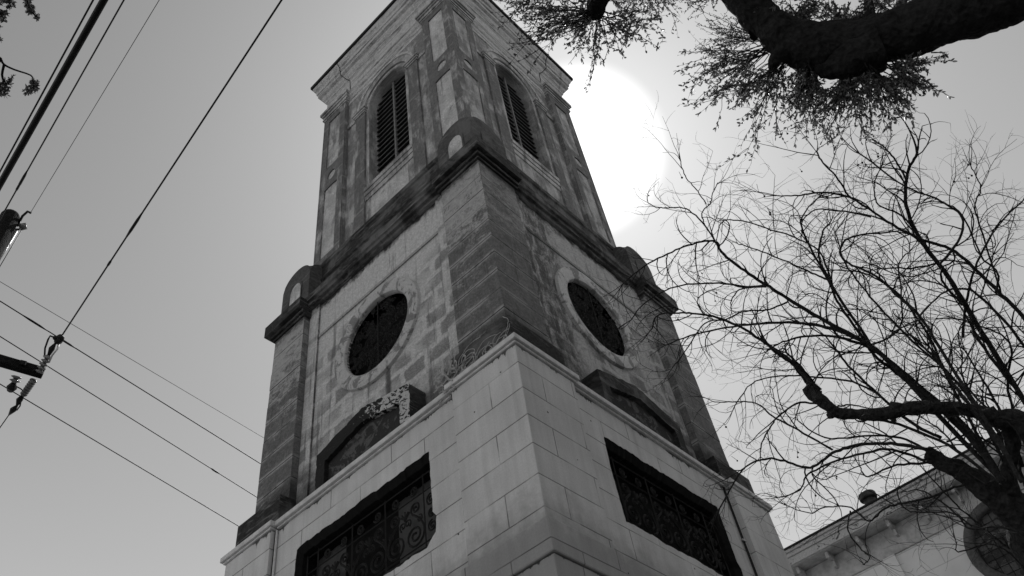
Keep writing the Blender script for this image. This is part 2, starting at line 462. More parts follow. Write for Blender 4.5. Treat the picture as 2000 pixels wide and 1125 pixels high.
def wall_with_hole(k, u0, u1, z0, z1, d, hole, depth, name, mat, parent):
    """one face of a stage, pierced by an opening with its reveal"""
    bm = bmesh.new(); T = fr(k)
    o = [bm.verts.new(T((a, d, b))) for a, b in ((u0, z0), (u1, z0), (u1, z1), (u0, z1))]
    h = [bm.verts.new(T((a, d, b))) for a, b in hole]
    h2 = [bm.verts.new(T((a, d-depth, b))) for a, b in hole]
    E = [bm.edges.new((o[i], o[(i+1) % 4])) for i in range(4)]
    E += [bm.edges.new((h[i], h[(i+1) % len(h)])) for i in range(len(h))]
    bmesh.ops.triangle_fill(bm, use_beauty=True, use_dissolve=False, edges=E)
    for i in range(len(h)):
        j = (i+1) % len(h); bm.faces.new((h[i], h[j], h2[j], h2[i]))
    me = bpy.data.meshes.new(name); bm.to_mesh(me); bm.free(); me.materials.append(mat)
    ob = bpy.data.objects.new(name, me); COL.objects.link(ob); ob.parent = parent
    return ob

def plain_wall(k, u0, u1, z0, z1, d, name, mat, parent):
    T = fr(k); m = MB(); m.quad(T((u0, d, z0)), T((u1, d, z0)), T((u1, d, z1)), T((u0, d, z1)))
    return m.build(name, mat, parent)

def ring_profile(m, prof, closed_top=True):
    """sweep a profile [(half width, z)...] round the square: mitred mouldings"""
    loops = []
    for w, z in prof:
        i = len(m.v)
        m.v += [(w, -w, z), (w, w, z), (-w, w, z), (-w, -w, z)]; loops.append(i)
    for a, b in zip(loops, loops[1:]):
        for j in range(4):
            m.f.append((a+j, a+(j+1) % 4, b+(j+1) % 4, b+j))

# ================================================================== ground
g = G('street_ground')
gn = g.noise(g.pos, 0.4, 6, 0.6)
gm = g.finish(g.mul(0.18, g.step(gn, 0.3, 0.7, 0.7, 1.25)), 0.95, g.noise(g.pos, 30, 4), 0.02)
m = MB(); m.quad((-1500, -1500, GROUND), (1500, -1500, GROUND), (1500, 1500, GROUND), (-1500, 1500, GROUND))
struct(m.build('ground', gm))
g = G('added_lawn_grass')
gm = g.finish(g.mul(0.05, g.step(g.noise(g.pos, 1.2, 6, 0.65), 0.3, 0.7, 0.6, 1.4)), 0.95, g.noise(g.pos, 60, 4), 0.03)
m = MB(); m.quad((3.9, -8.0, GROUND+.004), (60, -8.0, GROUND+.004), (60, 60, GROUND+.004), (3.9, 60, GROUND+.004))  # unseen dark grass sheet, added to cut the bounce onto the right faces
struct(m.build('added_lawn', gm))

# ================================================================== bell tower
T0 = thing('bell_tower', 'tall square church bell tower of three stages, whitewashed base below sooty peeling upper stages', 'bell tower')
T0.location = (0, 0, 0)
SX = ((1, -1), (1, 1), (-1, 1), (-1, -1))

def corner_box(w0, w1, z0, z1, sx, sy):
    m = MB()
    xs = sorted((sx*w0, sx*w1)); ys = sorted((sy*w0, sy*w1))
    m.box((xs[0], ys[0], z0), (xs[1], ys[1], z1)); return m

def circle(cx, cz, r, n=56, a0=0, a1=2*math.pi):
    return [(cx + r*math.cos(a0+(a1-a0)*i/n), cz + r*math.sin(a0+(a1-a0)*i/n)) for i in range(n)]

# ---- base: walls, string course, corner piers, caps
WB = 3.30
def base_hole():
    pts = [(-1.52, 5.03), (1.0, 5.0), (1.35, 4.99), (1.53, 5.12), (1.56, 5.36), (1.5, 5.46), (1.5, 6.46), (-1.52, 6.46), (-1.55, 5.9)]
    out = []
    for i, (a, b) in enumerate(jitter_poly(pts, 0.06, 0.004)):
        r = 0.011 if (b < 5.2 or b > 6.4) else 0.004
        out.append((a + uni(-.004, .004), b + uni(-r, r) + (0.010*math.sin(a*5.3+1)+0.007*math.sin(a*13) if b < 5.2 or b > 6.4 else 0)))
    return out
holes = [base_hole(), base_hole()]
for k in (0, 1):
    wall_with_hole(k, -2.13, 2.13, 3.86, 7.085, WB, holes[k], 0.004, 'base_wall', PAINT, T0)
for k in (2, 3):
    plain_wall(k, -2.13, 2.13, 3.86, 7.085, WB, 'base_wall', PAINT, T0)
m = MB(); ring_profile(m, [(3.31, GROUND), (3.31, 3.83)]); m.build('lower_wall', PAINT, T0)
for sx, sy in SX:
    corner_box(2.13, 3.40, 3.862, 7.08, sx, sy).build('base_pier', PAINT, T0, bevel=0.012)
    # the piers step out at the string course that closes the lower shaft
    corner_box(2.05, 3.46, 3.82, 4.27, sx, sy).build('pier_plinth', PAINT, T0, bevel=0.02)
    corner_box(2.05, 3.425, GROUND, 3.816, sx, sy).build('lower_pier', PAINT, T0, bevel=0.012)
    m = corner_box(2.06, 3.475, 7.12, 7.215, sx, sy)
    a = corner_box(2.10, 3.435, 7.08, 7.122, sx, sy); n0 = len(m.v); m.v += a.v; m.f += [tuple(i+n0 for i in f) for f in a.f]
    m.build('pier_cap', CAPW, T0, bevel=0.012)
    corner_box(2.10, 3.32, 7.215, 7.815, sx, sy).build('corner_block', SOOT, T0, bevel=0.02)
for k in range(4):
    T = fr(k); m = MB()
    m.box((-2.06, 2.9, 7.12), (2.06, 3.395, 7.212), T); m.box((-2.06, 2.9, 7.085), (2.06, 3.345, 7.121), T)
    m.build('wall_cap', CAPW, T0, bevel=0.012)
    m = MB(); m.box((-2.049, 3.0, 3.82), (2.049, 3.36, 4.26), T); m.build('string_course', PAINT, T0, bevel=0.01)

# ---- iron grilles in the base openings
def spiral(c, r0, turns, a0, sgn, n=26, r1=0.16):
    """in-plane spiral from its open end inwards"""
    out = []
    for i in range(n+1):
        t = i/n; r = r0*(1-t*(1-r1)); a = a0 + sgn*turns*2*math.pi*t
        out.append((c[0]+r*math.cos(a), c[1]+r*math.sin(a)))
    return out

def s_scroll(big, rb, small, rs, flip):
    """an S-shaped scroll: big spiral below, small one above, joined by a sweeping stem"""
    s = -1 if flip else 1
    a = spiral(big, rb, 1.9, math.radians(90-s*70) if not flip else math.radians(160), -s)
    b = spiral(small, rs, 1.6, math.radians(250) if not flip else math.radians(290), -s)
    p0, p1 = a[0], b[0]
    mid = [((p0[0]*(1-t)+p1[0]*t) + s*0.03*math.sin(math.pi*t), p0[1]*(1-t)+p1[1]*t) for t in (0.25, 0.5, 0.75)]
    return list(reversed(a)) + mid + b

def plane_tube(m, T, pts, d, r, n=4):
    m.tube([T((a, d, b)) for a, b in pts], r, n)

for k in (0, 1):
    T = fr(k)
    W = MB()
    W.box((-1.62, 2.86, 4.90), (1.62, 2.90, 6.60), T)
    gw = W.build('grille_window', DARKI, T0)
    # black ragged edge of the opening: the broken rim set just inside the wall face
    R = MB(); h = holes[k]; n = len(h); cx, cz = 0.0, 5.74
    inn = [(cx+(a-cx)*0.955, cz+(b-cz)*0.86) for a, b in h]
    for i in range(n):
        j = (i+1) % n
        R.quad(T((h[i][0], WB-.004, h[i][1])), T((h[j][0], WB-.004, h[j][1])), T((inn[j][0], WB-.085, inn[j][1])), T((inn[i][0], WB-.085, inn[i][1])))
        R.quad(T((inn[i][0], WB-.085, inn[i][1])), T((inn[j][0], WB-.085, inn[j][1])), T((inn[j][0], 2.9, inn[j][1])), T((inn[i][0], 2.9, inn[i][1])))
    R.build('rim', DARKI, gw)
    B = MB(); D = WB-0.16
    for zz in (5.22, 6.02, 6.30): B.tube([T((-1.47, D, zz)), T((1.47, D, zz))], 0.014, 4)
    for uu in (-1.44, -1.18, -0.37, 0.37, 1.18, 1.44): B.tube([T((uu, D, 5.12)), T((uu, D, 6.34))], 0.014, 4)
    B.build('grille_bars', IRON, gw)
    S = MB()
    for c0 in (-0.775, 0.0, 0.775):
        for s in (-1, 1):
            cu = c0 + s*0.19
            plane_tube(S, T, s_scroll((cu, 5.44), 0.19, (cu+s*0.03, 5.86), 0.105, s < 0), D-0.012, 0.019)
            plane_tube(S, T, spiral((c0+s*0.05, 5.70), 0.07, 1.3, math.radians(-60 if s > 0 else 240), s), D-0.012, 0.014)
            plane_tube(S, T, spiral((cu+s*0.10, 5.66), 0.06, 1.3, math.radians(90), -s), D-0.012, 0.013)
            plane_tube(S, T, spiral((cu, 6.16), 0.085, 1.7, math.radians(200 if s > 0 else -20), s), D-0.012, 0.016)
        for q in (-2, -1, 0, 1, 2):
            hgt = 0.17-0.025*abs(q); a_ = q*0.32
            plane_tube(S, T, [(c0, 5.76), (c0+hgt*.45*math.sin(a_), 5.76+hgt*.45), (c0+hgt*1.0*math.sin(a_*1.5), 5.76+hgt*.9)], D-0.012, 0.015)
    for s in (-1, 1):
        for zz, r in ((5.42, 0.09), (5.62, 0.07), (5.84, 0.095)):
            plane_tube(S, T, spiral((s*1.31, zz), r, 1.7, math.radians(90), s), D-0.012, 0.016)
    S.build('scrollwork', IRON, gw)
    if k == 0:
        for a, b in ((0.42, 1.5), (-1.5, -0.78)):
            P = MB(); P.box((a, 2.905, 4.95), (b, 2.925, 6.5), T); P.build('shutter', GREYB, gw)

# ---- middle stage: walls with round windows, rusticated corner piers
WM = 2.94; OC = (0.0, 10.31); OR = 0.875; RD = 0.05
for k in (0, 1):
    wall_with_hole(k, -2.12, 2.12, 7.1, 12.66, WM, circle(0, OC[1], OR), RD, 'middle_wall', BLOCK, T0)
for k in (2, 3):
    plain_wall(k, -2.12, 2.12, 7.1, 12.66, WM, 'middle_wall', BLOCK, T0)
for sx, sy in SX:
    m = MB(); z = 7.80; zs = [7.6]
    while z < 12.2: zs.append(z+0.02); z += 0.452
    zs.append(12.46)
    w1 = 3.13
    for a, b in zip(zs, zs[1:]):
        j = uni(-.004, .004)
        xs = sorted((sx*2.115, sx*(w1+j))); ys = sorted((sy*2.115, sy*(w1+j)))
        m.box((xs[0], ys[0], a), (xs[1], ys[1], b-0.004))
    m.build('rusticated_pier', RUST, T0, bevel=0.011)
for k in range(4):
    T = fr(k)
    for s in (-1, 1):
        m = MB(); us = sorted((s*1.80, s*2.112))
        m.box((us[0], 2.7, 7.2), (us[1], 2.985, 12.64), T)
        m.build('pilaster_strip', BLOCK, T0, bevel=0.012)
    # thin plaster mould across the top of the wall
    m = MB(); m.box((-1.79, 2.8, 11.60), (1.79, 2.965, 11.68), T); m.build('wall_moulding', BLOCK, T0, bevel=0.008)
    m = MB(); m.box((-1.0, 2.60, 9.3), (1.0, 2.64, 11.3), T)
    rw = m.build('round_window', DARKI, T0)
    if k > 1: continue
    F = MB(); prof = [(OR, WM-RD), (OR, WM+0.005), (OR+.02, WM+.05), (OR+0.06, WM+0.065), (OR+.24, WM+0.075), (OR+.295, WM+.06), (OR+0.31, WM-0.01)]
    N = 72; b0 = len(F.v)
    for i in range(N):
        a = 2*math.pi*i/N
        for r, d in prof: F.v.append(T((r*math.cos(a), d, OC[1]+r*math.sin(a))))
    Lp = len(prof)
    for i in range(N):
        for q in range(Lp-1):
            a = b0+i*Lp+q; b = b0+((i+1) % N)*Lp+q
            F.f.append((a, b, b+1, a+1))
    F.build('frame', FRAME, rw, smooth=True).data.set_sharp_from_angle(angle=math.radians(35))
    S = MB(); D = WM-0.05
    for q in range(170):
        r = OR*math.sqrt(rnd())*0.93; a = uni(0, 2*math.pi)
        plane_tube(S, T, spiral((r*math.cos(a), OC[1]+r*math.sin(a)), uni(.05, .13), uni(1.0, 1.8), uni(0, 6.28), random.choice((-1, 1)), 16), D+uni(-.015, .015), 0.009)
    S.build('scrollwork', IRON, rw)
    S = MB()
    S.tube([T((0, D+.03, OC[1]-OR)), T((0, D+.03, OC[1]+OR))], 0.011, 5)
    S.tube([T((-OR, D, OC[1])), T((OR, D, OC[1]))], 0.010, 5)
    S.build('centre_bar', IRON, rw)

# ---- gabled hood standing on the wall cap below each round window
for k in (0, 1, 2, 3):
    T = fr(k); ang_pts = [(-1.15, 7.2), (1.15, 7.2), (1.15, 8.03), (0.0, 8.30), (-1.15, 8.03)]
    inn = [(-0.92, 7.2), (0.92, 7.2), (0.92, 7.78), (0.0, 8.00), (-0.92, 7.78)]
    m = MB(); d1, d0 = 3.30, 2.9
    body = MB()
    EO, EI = [], []
    for i in range(1, 5):
        jj = (i+1) % 5
        for q in range(14):
            t = q/14; am = 0.0 if (i == 1 and q == 0) else 0.011
            EO.append((ang_pts[i][0]+(ang_pts[jj][0]-ang_pts[i][0])*t+uni(-am, am)*.8, ang_pts[i][1]+(ang_pts[jj][1]-ang_pts[i][1])*t+uni(-am*1.3, am)))
            EI.append((inn[i][0]+(inn[jj][0]-inn[i][0])*t+uni(-am, am)*.8, inn[i][1]+(inn[jj][1]-inn[i][1])*t+uni(-am, am)))
    EO.append(ang_pts[0]); EI.append(inn[0]); DD = [d1+uni(-.010, .004) for _ in EO]
    for i in range(len(EO)-1):
        body.quad(T((EO[i][0], DD[i], EO[i][1])), T((EO[i+1][0], DD[i+1], EO[i+1][1])), T((EO[i+1][0], d0, EO[i+1][1])), T((EO[i][0], d0, EO[i][1])))
    gb = body.build('gabled_hood', SOOT, T0)
    f = MB()
    for i in range(len(EO)-1):
        f.quad(T((EO[i][0], DD[i], EO[i][1])), T((EO[i+1][0], DD[i+1], EO[i+1][1])), T((EI[i+1][0], d1, EI[i+1][1])), T((EI[i][0], d1, EI[i][1])))
        f.quad(T((EI[i][0], d1, EI[i][1])), T((EI[i+1][0], d1, EI[i+1][1])), T((EI[i+1][0], d1-.09, EI[i+1][1])), T((EI[i][0], d1-.09, EI[i][1])))
    f.build('hood_frame', PEEL if k == 0 else SOOT, gb)
    p = MB(); p.quad(*[T((a, d1-.085, b)) for a, b in inn]); p.build('hood_panel', GPAN, gb)

# ---- cornice of the middle stage, weathered slope, acroteria blocks on the corners
m = MB(); ring_profile(m, [(2.95, 12.60), (3.00, 12.63), (3.02, 12.69), (3.08, 12.71), (3.09, 12.78), (3.13, 12.81), (3.14, 12.97), (3.10, 13.02), (2.86, 13.34), (2.86, 13.50), (2.80, 13.56), (2.76, 13.60), (2.76, 13.78), (2.79, 13.81), (2.79, 13.87), (2.755, 13.92), (2.755, 14.26), (2.79, 14.30), (2.79, 14.43), (2.69, 14.62), (2.50, 14.68)])
m.build('middle_cornice', SOOT, T0, bevel=0.012)
for sx, sy in SX:
    m = MB()
    for w, a, b in ((3.17, 12.40, 12.47), (3.22, 12.47, 12.56), (3.31, 12.56, 12.88)):
        xs = sorted((sx*2.06, sx*w)); ys = sorted((sy*2.06, sy*w)); m.box((xs[0], ys[0], a), (xs[1], ys[1], b))
    m.build('corner_cornice', SOOT, T0, bevel=0.012)
    # corner block whose four sides end in low arches
    c, hw = 2.595, 0.495; z0, zs_, rise = 12.86, 13.96, 0.43; n = 20
    def arch(t): return zs_ + rise*math.sqrt(max(0.0, 1-(t/hw)**2))
    m = MB(); idx = {}
    for i in range(n+1):
        for j in range(n+1):
            a = -hw+2*hw*i/n; b = -hw+2*hw*j/n
            idx[i, j] = len(m.v); m.v.append((sx*c+a, sy*c+b, max(arch(a), arch(b))))
    for i in range(n):
        for j in range(n): m.f.append((idx[i, j], idx[i+1, j], idx[i+1, j+1], idx[i, j+1]))
    for fn in ((lambda t: idx[t, 0]), (lambda t: idx[n, t]), (lambda t: idx[n-t, n]), (lambda t: idx[0, n-t])):
        bot = []
        for t in range(n+1):
            x, y, _ = m.v[fn(t)]; bot.append(len(m.v)); m.v.append((x, y, z0))
        for t in range(n): m.f.append((bot[t], bot[t+1], fn(t+1), fn(t)))
    ac = m.build('acroterion', SOOTL, T0)
    # round-headed pale panels let into its two outer sides
    for k in range(4):
        T = fr(k)
        Ti = T((0, 1, 0))
        if Ti[0]*sx + Ti[1]*sy < 0.5: continue
        # which end of this face
        e = 1 if (T((1, 0, 0))[0]*sx + T((1, 0, 0))[1]*sy) > 0 else -1
        uc = e*c
        P = [(uc-.19, 12.90), (uc+.19, 12.90)] + [(uc+.19*math.cos(a), 13.62+.27*math.sin(a)) for a in [math.pi*i/14 for i in range(15)]]
        q = MB(); q.quad(*[T((a, c+hw+.004, b)) for a, b in P])
        q.build('panel', PANEL if k == 0 else SOOTL, ac)
        q = MB()
        O = [(uc+(a-uc)*1.28, 12.90+(b-12.90)*1.07) for a, b in P]
        for i in range(1, len(P)):
            j = (i+1) % len(P)
            q.quad(T((P[i][0], c+hw+.006, P[i][1])), T((P[j][0], c+hw+.006, P[j][1])), T((O[j][0], c+hw+.02, O[j][1])), T((O[i][0], c+hw+.02, O[i][1])))
        q.build('panel_moulding', SOOTL, ac)

# ---- belfry stage
WF = 2.50; SPR = 20.37; AR = 0.745
arch_hole = [(AR, 16.36), (AR, SPR)] + [(AR*math.cos(a), SPR+AR*math.sin(a)) for a in [math.pi*i/26 for i in range(1, 26)]] + [(-AR, SPR), (-AR, 16.36)]
for k in (0, 1):
    wall_with_hole(k, -1.66, 1.66, 14.5, 22.0, WF, arch_hole, 0.36, 'belfry_wall', BELF, T0)
for k in (2, 3):
    plain_wall(k, -1.66, 1.66, 14.5, 22.0, WF, 'belfry_wall', BELF, T0)
for sx, sy in SX:
    m = corner_box(1.655, 2.60, 14.5, 21.72, sx, sy)
    bp = m.build('belfry_pier', BPIER, T0, bevel=0.01)
for k in range(4):
    T = fr(k)
    for s in (-1, 1):
        # raised border, sunk round-ended panels and a roundel on the outer face of each pier
        uc = s*2.155
        hw = 0.265
        e0, e1 = uc-0.49, uc+0.49
        m = MB()
        up_ = [(uc-hw, 18.92), (uc-.14, 18.72)][0:0]
        def panel(pts): return pts
        A = [(uc+hw, 18.93), (uc+hw, 21.45), (uc-hw, 21.45), (uc-hw, 18.93), (uc-hw*.5, 18.90), (uc, 18.885), (uc+hw*.5, 18.90)]
        # two borders: a slab with two openings and the roundel hole
        Bp = [(uc-hw, 14.95), (uc+hw, 14.95), (uc+hw, 17.86), (uc+hw*.5, 17.89), (uc, 17.90), (uc-hw*.5, 17.89), (uc-hw, 17.86)]
        Cc = [(uc+0.165*math.cos(a), 18.40+0.20*math.sin(a)) for a in [2*math.pi*i/24 for i in range(24)]]
        bm = bmesh.new()
        def loop(pts, d): 
            vs_ = [bm.verts.new(T((a, d, b))) for a, b in pts]
            return vs_, [bm.edges.new((vs_[i], vs_[(i+1) % len(vs_)])) for i in range(len(vs_))]
        E = []; outs = [(e0, 14.55), (e1, 14.55), (e1, 21.71), (e0, 21.71)]
        vo, eo = loop(outs, 2.64); E += eo
        inner = []
        for pts in (A, Bp, Cc):
            vi, ei = loop(pts, 2.64); E += ei; inner.append((vi, pts))
        bmesh.ops.triangle_fill(bm, use_beauty=True, use_dissolve=False, edges=E)
        for vi, pts in inner + [(vo, outs)]:
            v2 = [bm.verts.new(T((a, 2.602, b))) for a, b in pts]
            for i in range(len(vi)):
                j = (i+1) % len(vi); bm.faces.new((vi[i], vi[j], v2[j], v2[i]))
        me = bpy.data.meshes.new('pier_border'); bm.to_mesh(me); bm.free(); me.materials.append(BPIER)
        ob = bpy.data.objects.new('pier_border', me); COL.objects.link(ob); ob.parent = T0
        for nm, pts, mt in (('pier_panel', A, PANEL if s > 0 and k == 0 else BTRIM), ('pier_panel', Bp, PANEL if k == 0 else BTRIM), ('roundel', Cc, PANEL)):
            q = MB(); q.quad(*[T((a, 2.6035, b)) for a, b in pts]); q.build(nm, mt, ob)
    if k > 1: continue
    # louvred window
    m = MB(); m.box((-0.9, 1.9, 16.2), (0.9, 1.93, 21.3), T); lw = m.build('louvred_window', DARKI, T0)
    m = MB(); z = 16.45
    while z < SPR+AR-0.06:
        hwid = AR if z < SPR else math.sqrt(max(0.0, AR*AR-(z-SPR)**2))
        hwid -= 0.005
        m.quad(T((-hwid, 2.25, z)), T((hwid, 2.25, z)), T((hwid, 2.13, z+0.11)), T((-hwid, 2.13, z+0.11)))
        m.quad(T((-hwid, 2.25, z)), T((hwid, 2.25, z)), T((hwid, 2.25, z-0.035)), T((-hwid, 2.25, z-0.035)))
        m.quad(T((-hwid, 2.25, z-.035)), T((hwid, 2.25, z-.035)), T((hwid, 2.13, z+0.075)), T((-hwid, 2.13, z+0.075)))
        z += 0.235
    m.build('louvres', LOUV, lw)
    m = MB(); m.box((-0.03, 2.2, 16.4), (0.03, 2.275, SPR+AR-.01), T); m.build('mullion', MULL, lw, bevel=0.006)
    # stepped jamb and arch mouldings
    def arch_band(r0, r1, d0, d1, name, zb=None, mt=BTRIM, n=30, d2=None):
        F = MB(); P0, P1 = [], []
        if zb is not None: P0.append((r0, zb)); P1.append((r1, zb))
        for i in range(n+1):
            a = math.pi*i/n
            P0.append((r0*math.cos(a), SPR+.03+r0*math.sin(a))); P1.append((r1*math.cos(a), SPR+.03+r1*math.sin(a)))
        if zb is not None: P0.append((-r0, zb)); P1.append((-r1, zb))
        for i in range(len(P0)-1):
            a, b, c, e = P0[i], P0[i+1], P1[i+1], P1[i]
            dd = d1 if d2 is None else d2
            F.quad(T((a[0], d1, a[1])), T((b[0], d1, b[1])), T((c[0], dd, c[1])), T((e[0], dd, e[1])))
            F.quad(T((a[0], d0, a[1])), T((b[0], d0, b[1])), T((b[0], d1, b[1])), T((a[0], d1, a[1])))
            F.quad(T((e[0], dd, e[1])), T((c[0], dd, c[1])), T((c[0], d0, c[1])), T((e[0], d0, e[1])))
        return F.build(name, mt, lw)
    arch_band(AR+.002, AR+0.10, 2.14, 2.515, 'jamb_moulding', 16.37)
    arch_band(AR+.14, AR+0.37, 2.49, 2.555, 'archivolt', None, BTRIM, 36)
    arch_band(AR+.37, AR+0.435, 2.49, 2.585, 'archivolt_rim', None, ENT, 36, 2.60)
    for s in (-1, 1):
        us = sorted((s*0.88, s*1.26))
        m = MB(); m.box((us[0], 2.45, 14.5), (us[1], 2.56, 20.18), T); m.build('window_pilaster', BPIER, T0, bevel=0.008)
        m = MB()
        us = sorted((s*0.86, s*1.30)); m.box((us[0], 2.45, 20.18), (us[1], 2.585, 20.25), T)
        us = sorted((s*0.84, s*1.33)); m.box((us[0], 2.45, 20.25), (us[1], 2.61, 20.34), T)
        us = sorted((s*0.80, s*1.36)); m.box((us[0], 2.45, 20.34), (us[1], 2.64, 20.41), T)
        us = sorted((s*1.30, s*1.652)); m.box((us[0], 2.45, 20.2), (us[1], 2.545, 20.38), T)
        m.build('impost', BTRIM, T0, bevel=0.008)
    m = MB(); m.box((-0.875, 2.1, 16.20), (0.875, 2.58, 16.355), T); m.box((-0.875, 2.3, 16.04), (0.875, 2.555, 16.20), T)
    m.box((-0.875, 2.3, 15.86), (0.875, 2.53, 16.038), T)
    m.build('window_sill', BTRIM, T0, bevel=0.01)
    m = MB(); m.box((-0.65, 2.3, 14.75), (0.65, 2.535, 15.75), T); m.build('apron_panel', PANEL if k == 0 else BTRIM, T0, bevel=0.02)
# pier capitals, entablature and roof
for sx, sy in SX:
    m = MB()
    for w0, w, a, b in ((1.62, 2.66, 21.71, 21.78), (1.59, 2.69, 21.78, 21.86), (1.58, 2.67, 21.86, 21.98), (1.545, 2.71, 21.98, 22.06), (1.51, 2.75, 22.06, 22.18), (1.56, 2.68, 22.18, 22.22)):
        xs = sorted((sx*w0, sx*w)); ys = sorted((sy*w0, sy*w)); m.box((xs[0], ys[0], a), (xs[1], ys[1], b))
    m.build('pier_capital', BTRIM, T0, bevel=0.008)
m = MB(); ring_profile(m, [(2.5, 21.60), (2.53, 21.62), (2.53, 21.76), (2.55, 21.78), (2.55, 21.93), (2.59, 21.97), (2.615, 22.05), (2.615, 22.10), (2.575, 22.14), (2.575, 22.19), (2.615, 22.24), (2.615, 22.84), (2.64, 22.88), (2.665, 22.90), (2.665, 22.97), (2.72, 23.05), (2.745, 23.15), (2.75, 23.22), (2.83, 23.26), (2.835, 23.42), (2.87, 23.44), (2.88, 23.56), (2.915, 23.62), (2.95, 23.74), (2.965, 23.84)])
m.build('entablature', ENT, T0)
m = MB(); ring_profile(m, [(2.94, 23.84), (3.015, 23.86), (3.02, 23.99), (2.99, 24.03), (0.02, 26.2)])
m.build('roof', ROOFM, T0)
# cracks that run down through the entablature into the pier corners
for k, s in ((0, -1), (1, 1)):
    T = fr(k); m = MB()
    EP = [(22.0, 2.60), (22.24, 2.617), (22.84, 2.617), (22.9, 2.667), (22.97, 2.667), (23.05, 2.722), (23.15, 2.747), (23.22, 2.752), (23.26, 2.832), (23.42, 2.837), (23.44, 2.872), (23.56, 2.882), (23.62, 2.917), (23.74, 2.952), (23.84, 2.967)]
    def wz(z):
        for (za, wa), (zb, wb) in zip(EP, EP[1:]):
            if za <= z <= zb: return wa+(wb-wa)*(z-za)/(zb-za)
        return 2.97
    K = [(1.74, 23.83), (1.70, 23.62), (1.71, 23.44), (1.73, 23.25), (1.62, 23.0), (1.52, 22.85), (1.50, 22.5), (1.47, 22.22)]
    P = []
    for (ua, za), (ub, zb) in zip(K, K[1:]):
        for q in range(6):
            z = za+(zb-za)*q/6; P.append((s*(ua+(ub-ua)*q/6+uni(-.006, .006)), wz(z)+.004, z))
    m.tube([T(p) for p in P], 0.013, 4); m.build('crack', SOOT, T0)

# conduits clipped beside the far piers of the base
def conduit(k, u, d, z0, z1, label, mt, r1=0.02, r2=0.011):
    T = fr(k)
    t = thing('conduit_pipe', label, 'pipe', 'pipes on the tower base')
    m = MB(); m.tube([T((u, d, z0)), T((u+.004, d, (z0+z1)/2)), T((u, d, z1))], r1, 8); m.build('pipe', mt, t, True)
    m = MB(); m.tube([T((u-.055, d, z0)), T((u-.05, d, z1))], r2, 6); m.build('cable', CABLE, t, True)
    z = z0+.6
    while z < z1:
        m = MB(); m.box((u-.06, d-.02, z), (u+.05, d+.022, z+.03), T); m.build('clip', STEEL, t); z += 1.15
conduit(1, 2.00, 3.325, GROUND, 7.06, 'thin black conduit running down beside the right corner pier of the tower base', CABLE, 0.014, 0.008)
conduit(0, -2.07, 3.325, GROUND, 7.06, 'whitewashed pipe and thin black cable beside the left corner pier of the tower base', CAPW, 0.022, 0.009)

# dry vine on the near corner block
V = MB()
for q in range(46):
    u = uni(2.25, 3.25); z = uni(7.23, 7.42); d = 3.34+uni(0, .05)
    a = uni(0, 6.28); pts = []; da = random.choice((-1, 1))*uni(.12, .5)
    for i in range(random.randint(8, 20)):
        pts.append((u, -d, z))
        u += 0.06*math.cos(a); z += 0.045*math.sin(a); a += da + uni(-.25, .25); d = 3.333+abs(d-3.333+uni(-.012, .012))
        if u > 3.34 or u < 1.95 or z > 7.80 or z < 7.215: break
    if len(pts) > 2: V.tube(pts, uni(0.005, 0.010), 4)
for q in range(60):
    u = 2.12+random.gauss(0, .10); z = uni(7.2, 7.5); d = 3.42+uni(-.06, .06); pts = []; a = uni(0, 6.28)
    for i in range(6):
        pts.append((u, -d, z)); u += .05*math.cos(a); z += .05*math.sin(a); a += uni(-.9, .9)
    V.tube(pts, uni(0.008, 0.016), 4)
tag(V.build('dry_vine', VINE), 'tangle of pale dead vine stems on the black corner block above the white cap', 'vine')

# ================================================================== church behind, right
CH = thing('church_building', 'whitewashed church wall with bracketed eave and round window behind the tower', 'church')
g = G('church_wall_stucco'); u = g.u(); p = g.vec(u, g.z)
d, dz, du, rb, rr = g.joints(u, 0.2, 0.62, 1.5, 0.002)
c = g.mul(0.80, g.step(g.noise(p, 0.8, 5), 0.25, 0.8, 0.85, 1.06))
c = g.mix(g.mul(g.step(d, 0.004, 0.014, 1.0, 0.0), 0.4), c, 0.2)
c = g.mix(g.mul(g.step(g.noise(p, 1.6, 6, 0.7), 0.64, 0.74), 0.35), c, 0.2)
CHW = g.finish(c, 0.9, g.noise(p, 20, 4), 0.01)
CHT = m_patchy('peeling_eave_paint', 0.5, 0.09, 5, 0.60, 1.2)
CHS = m_plain('eave_soffit_paint', 0.45, 0.85, 6, 0.25)
YE, YW, ZE = 9.0, 9.62, 9.36
m = MB()
wx, wz, wr = 6.0, 7.47, 0.90
bm = bmesh.new()
def chw():
    o = [bm.verts.new((a, YW, b)) for a, b in ((-4, GROUND), (16, GROUND), (16, 9.2), (-4, 9.2))]
    h = [bm.verts.new((wx+wr*math.cos(2*math.pi*i/48), YW, wz+wr*math.sin(2*math.pi*i/48))) for i in range(48)]
    h2 = [bm.verts.new((v.co.x, YW+.3, v.co.z)) for v in h]
    E = [bm.edges.new((o[i], o[(i+1) % 4])) for i in range(4)] + [bm.edges.new((h[i], h[(i+1) % 48])) for i in range(48)]
    bmesh.ops.triangle_fill(bm, use_beauty=True, use_dissolve=False, edges=E)
    for i in range(48): bm.faces.new((h[i], h[(i+1) % 48], h2[(i+1) % 48], h2[i]))
chw()
me = bpy.data.meshes.new('wall'); bm.to_mesh(me); bm.free(); me.materials.append(CHW)
ob = bpy.data.objects.new('wall', me); COL.objects.link(ob); ob.parent = CH
m = MB(); m.quad((-4, YW, GROUND), (-4, 24, GROUND), (-4, 24, 9.2), (-4, YW, 9.2)); m.quad((16, YW, GROUND), (16, 24, GROUND), (16, 24, 9.2), (16, YW, 9.2)); m.quad((-4, 24, GROUND), (16, 24, GROUND), (16, 24, 9.2), (-4, 24, 9.2))
m.build('wall', CHW, CH)
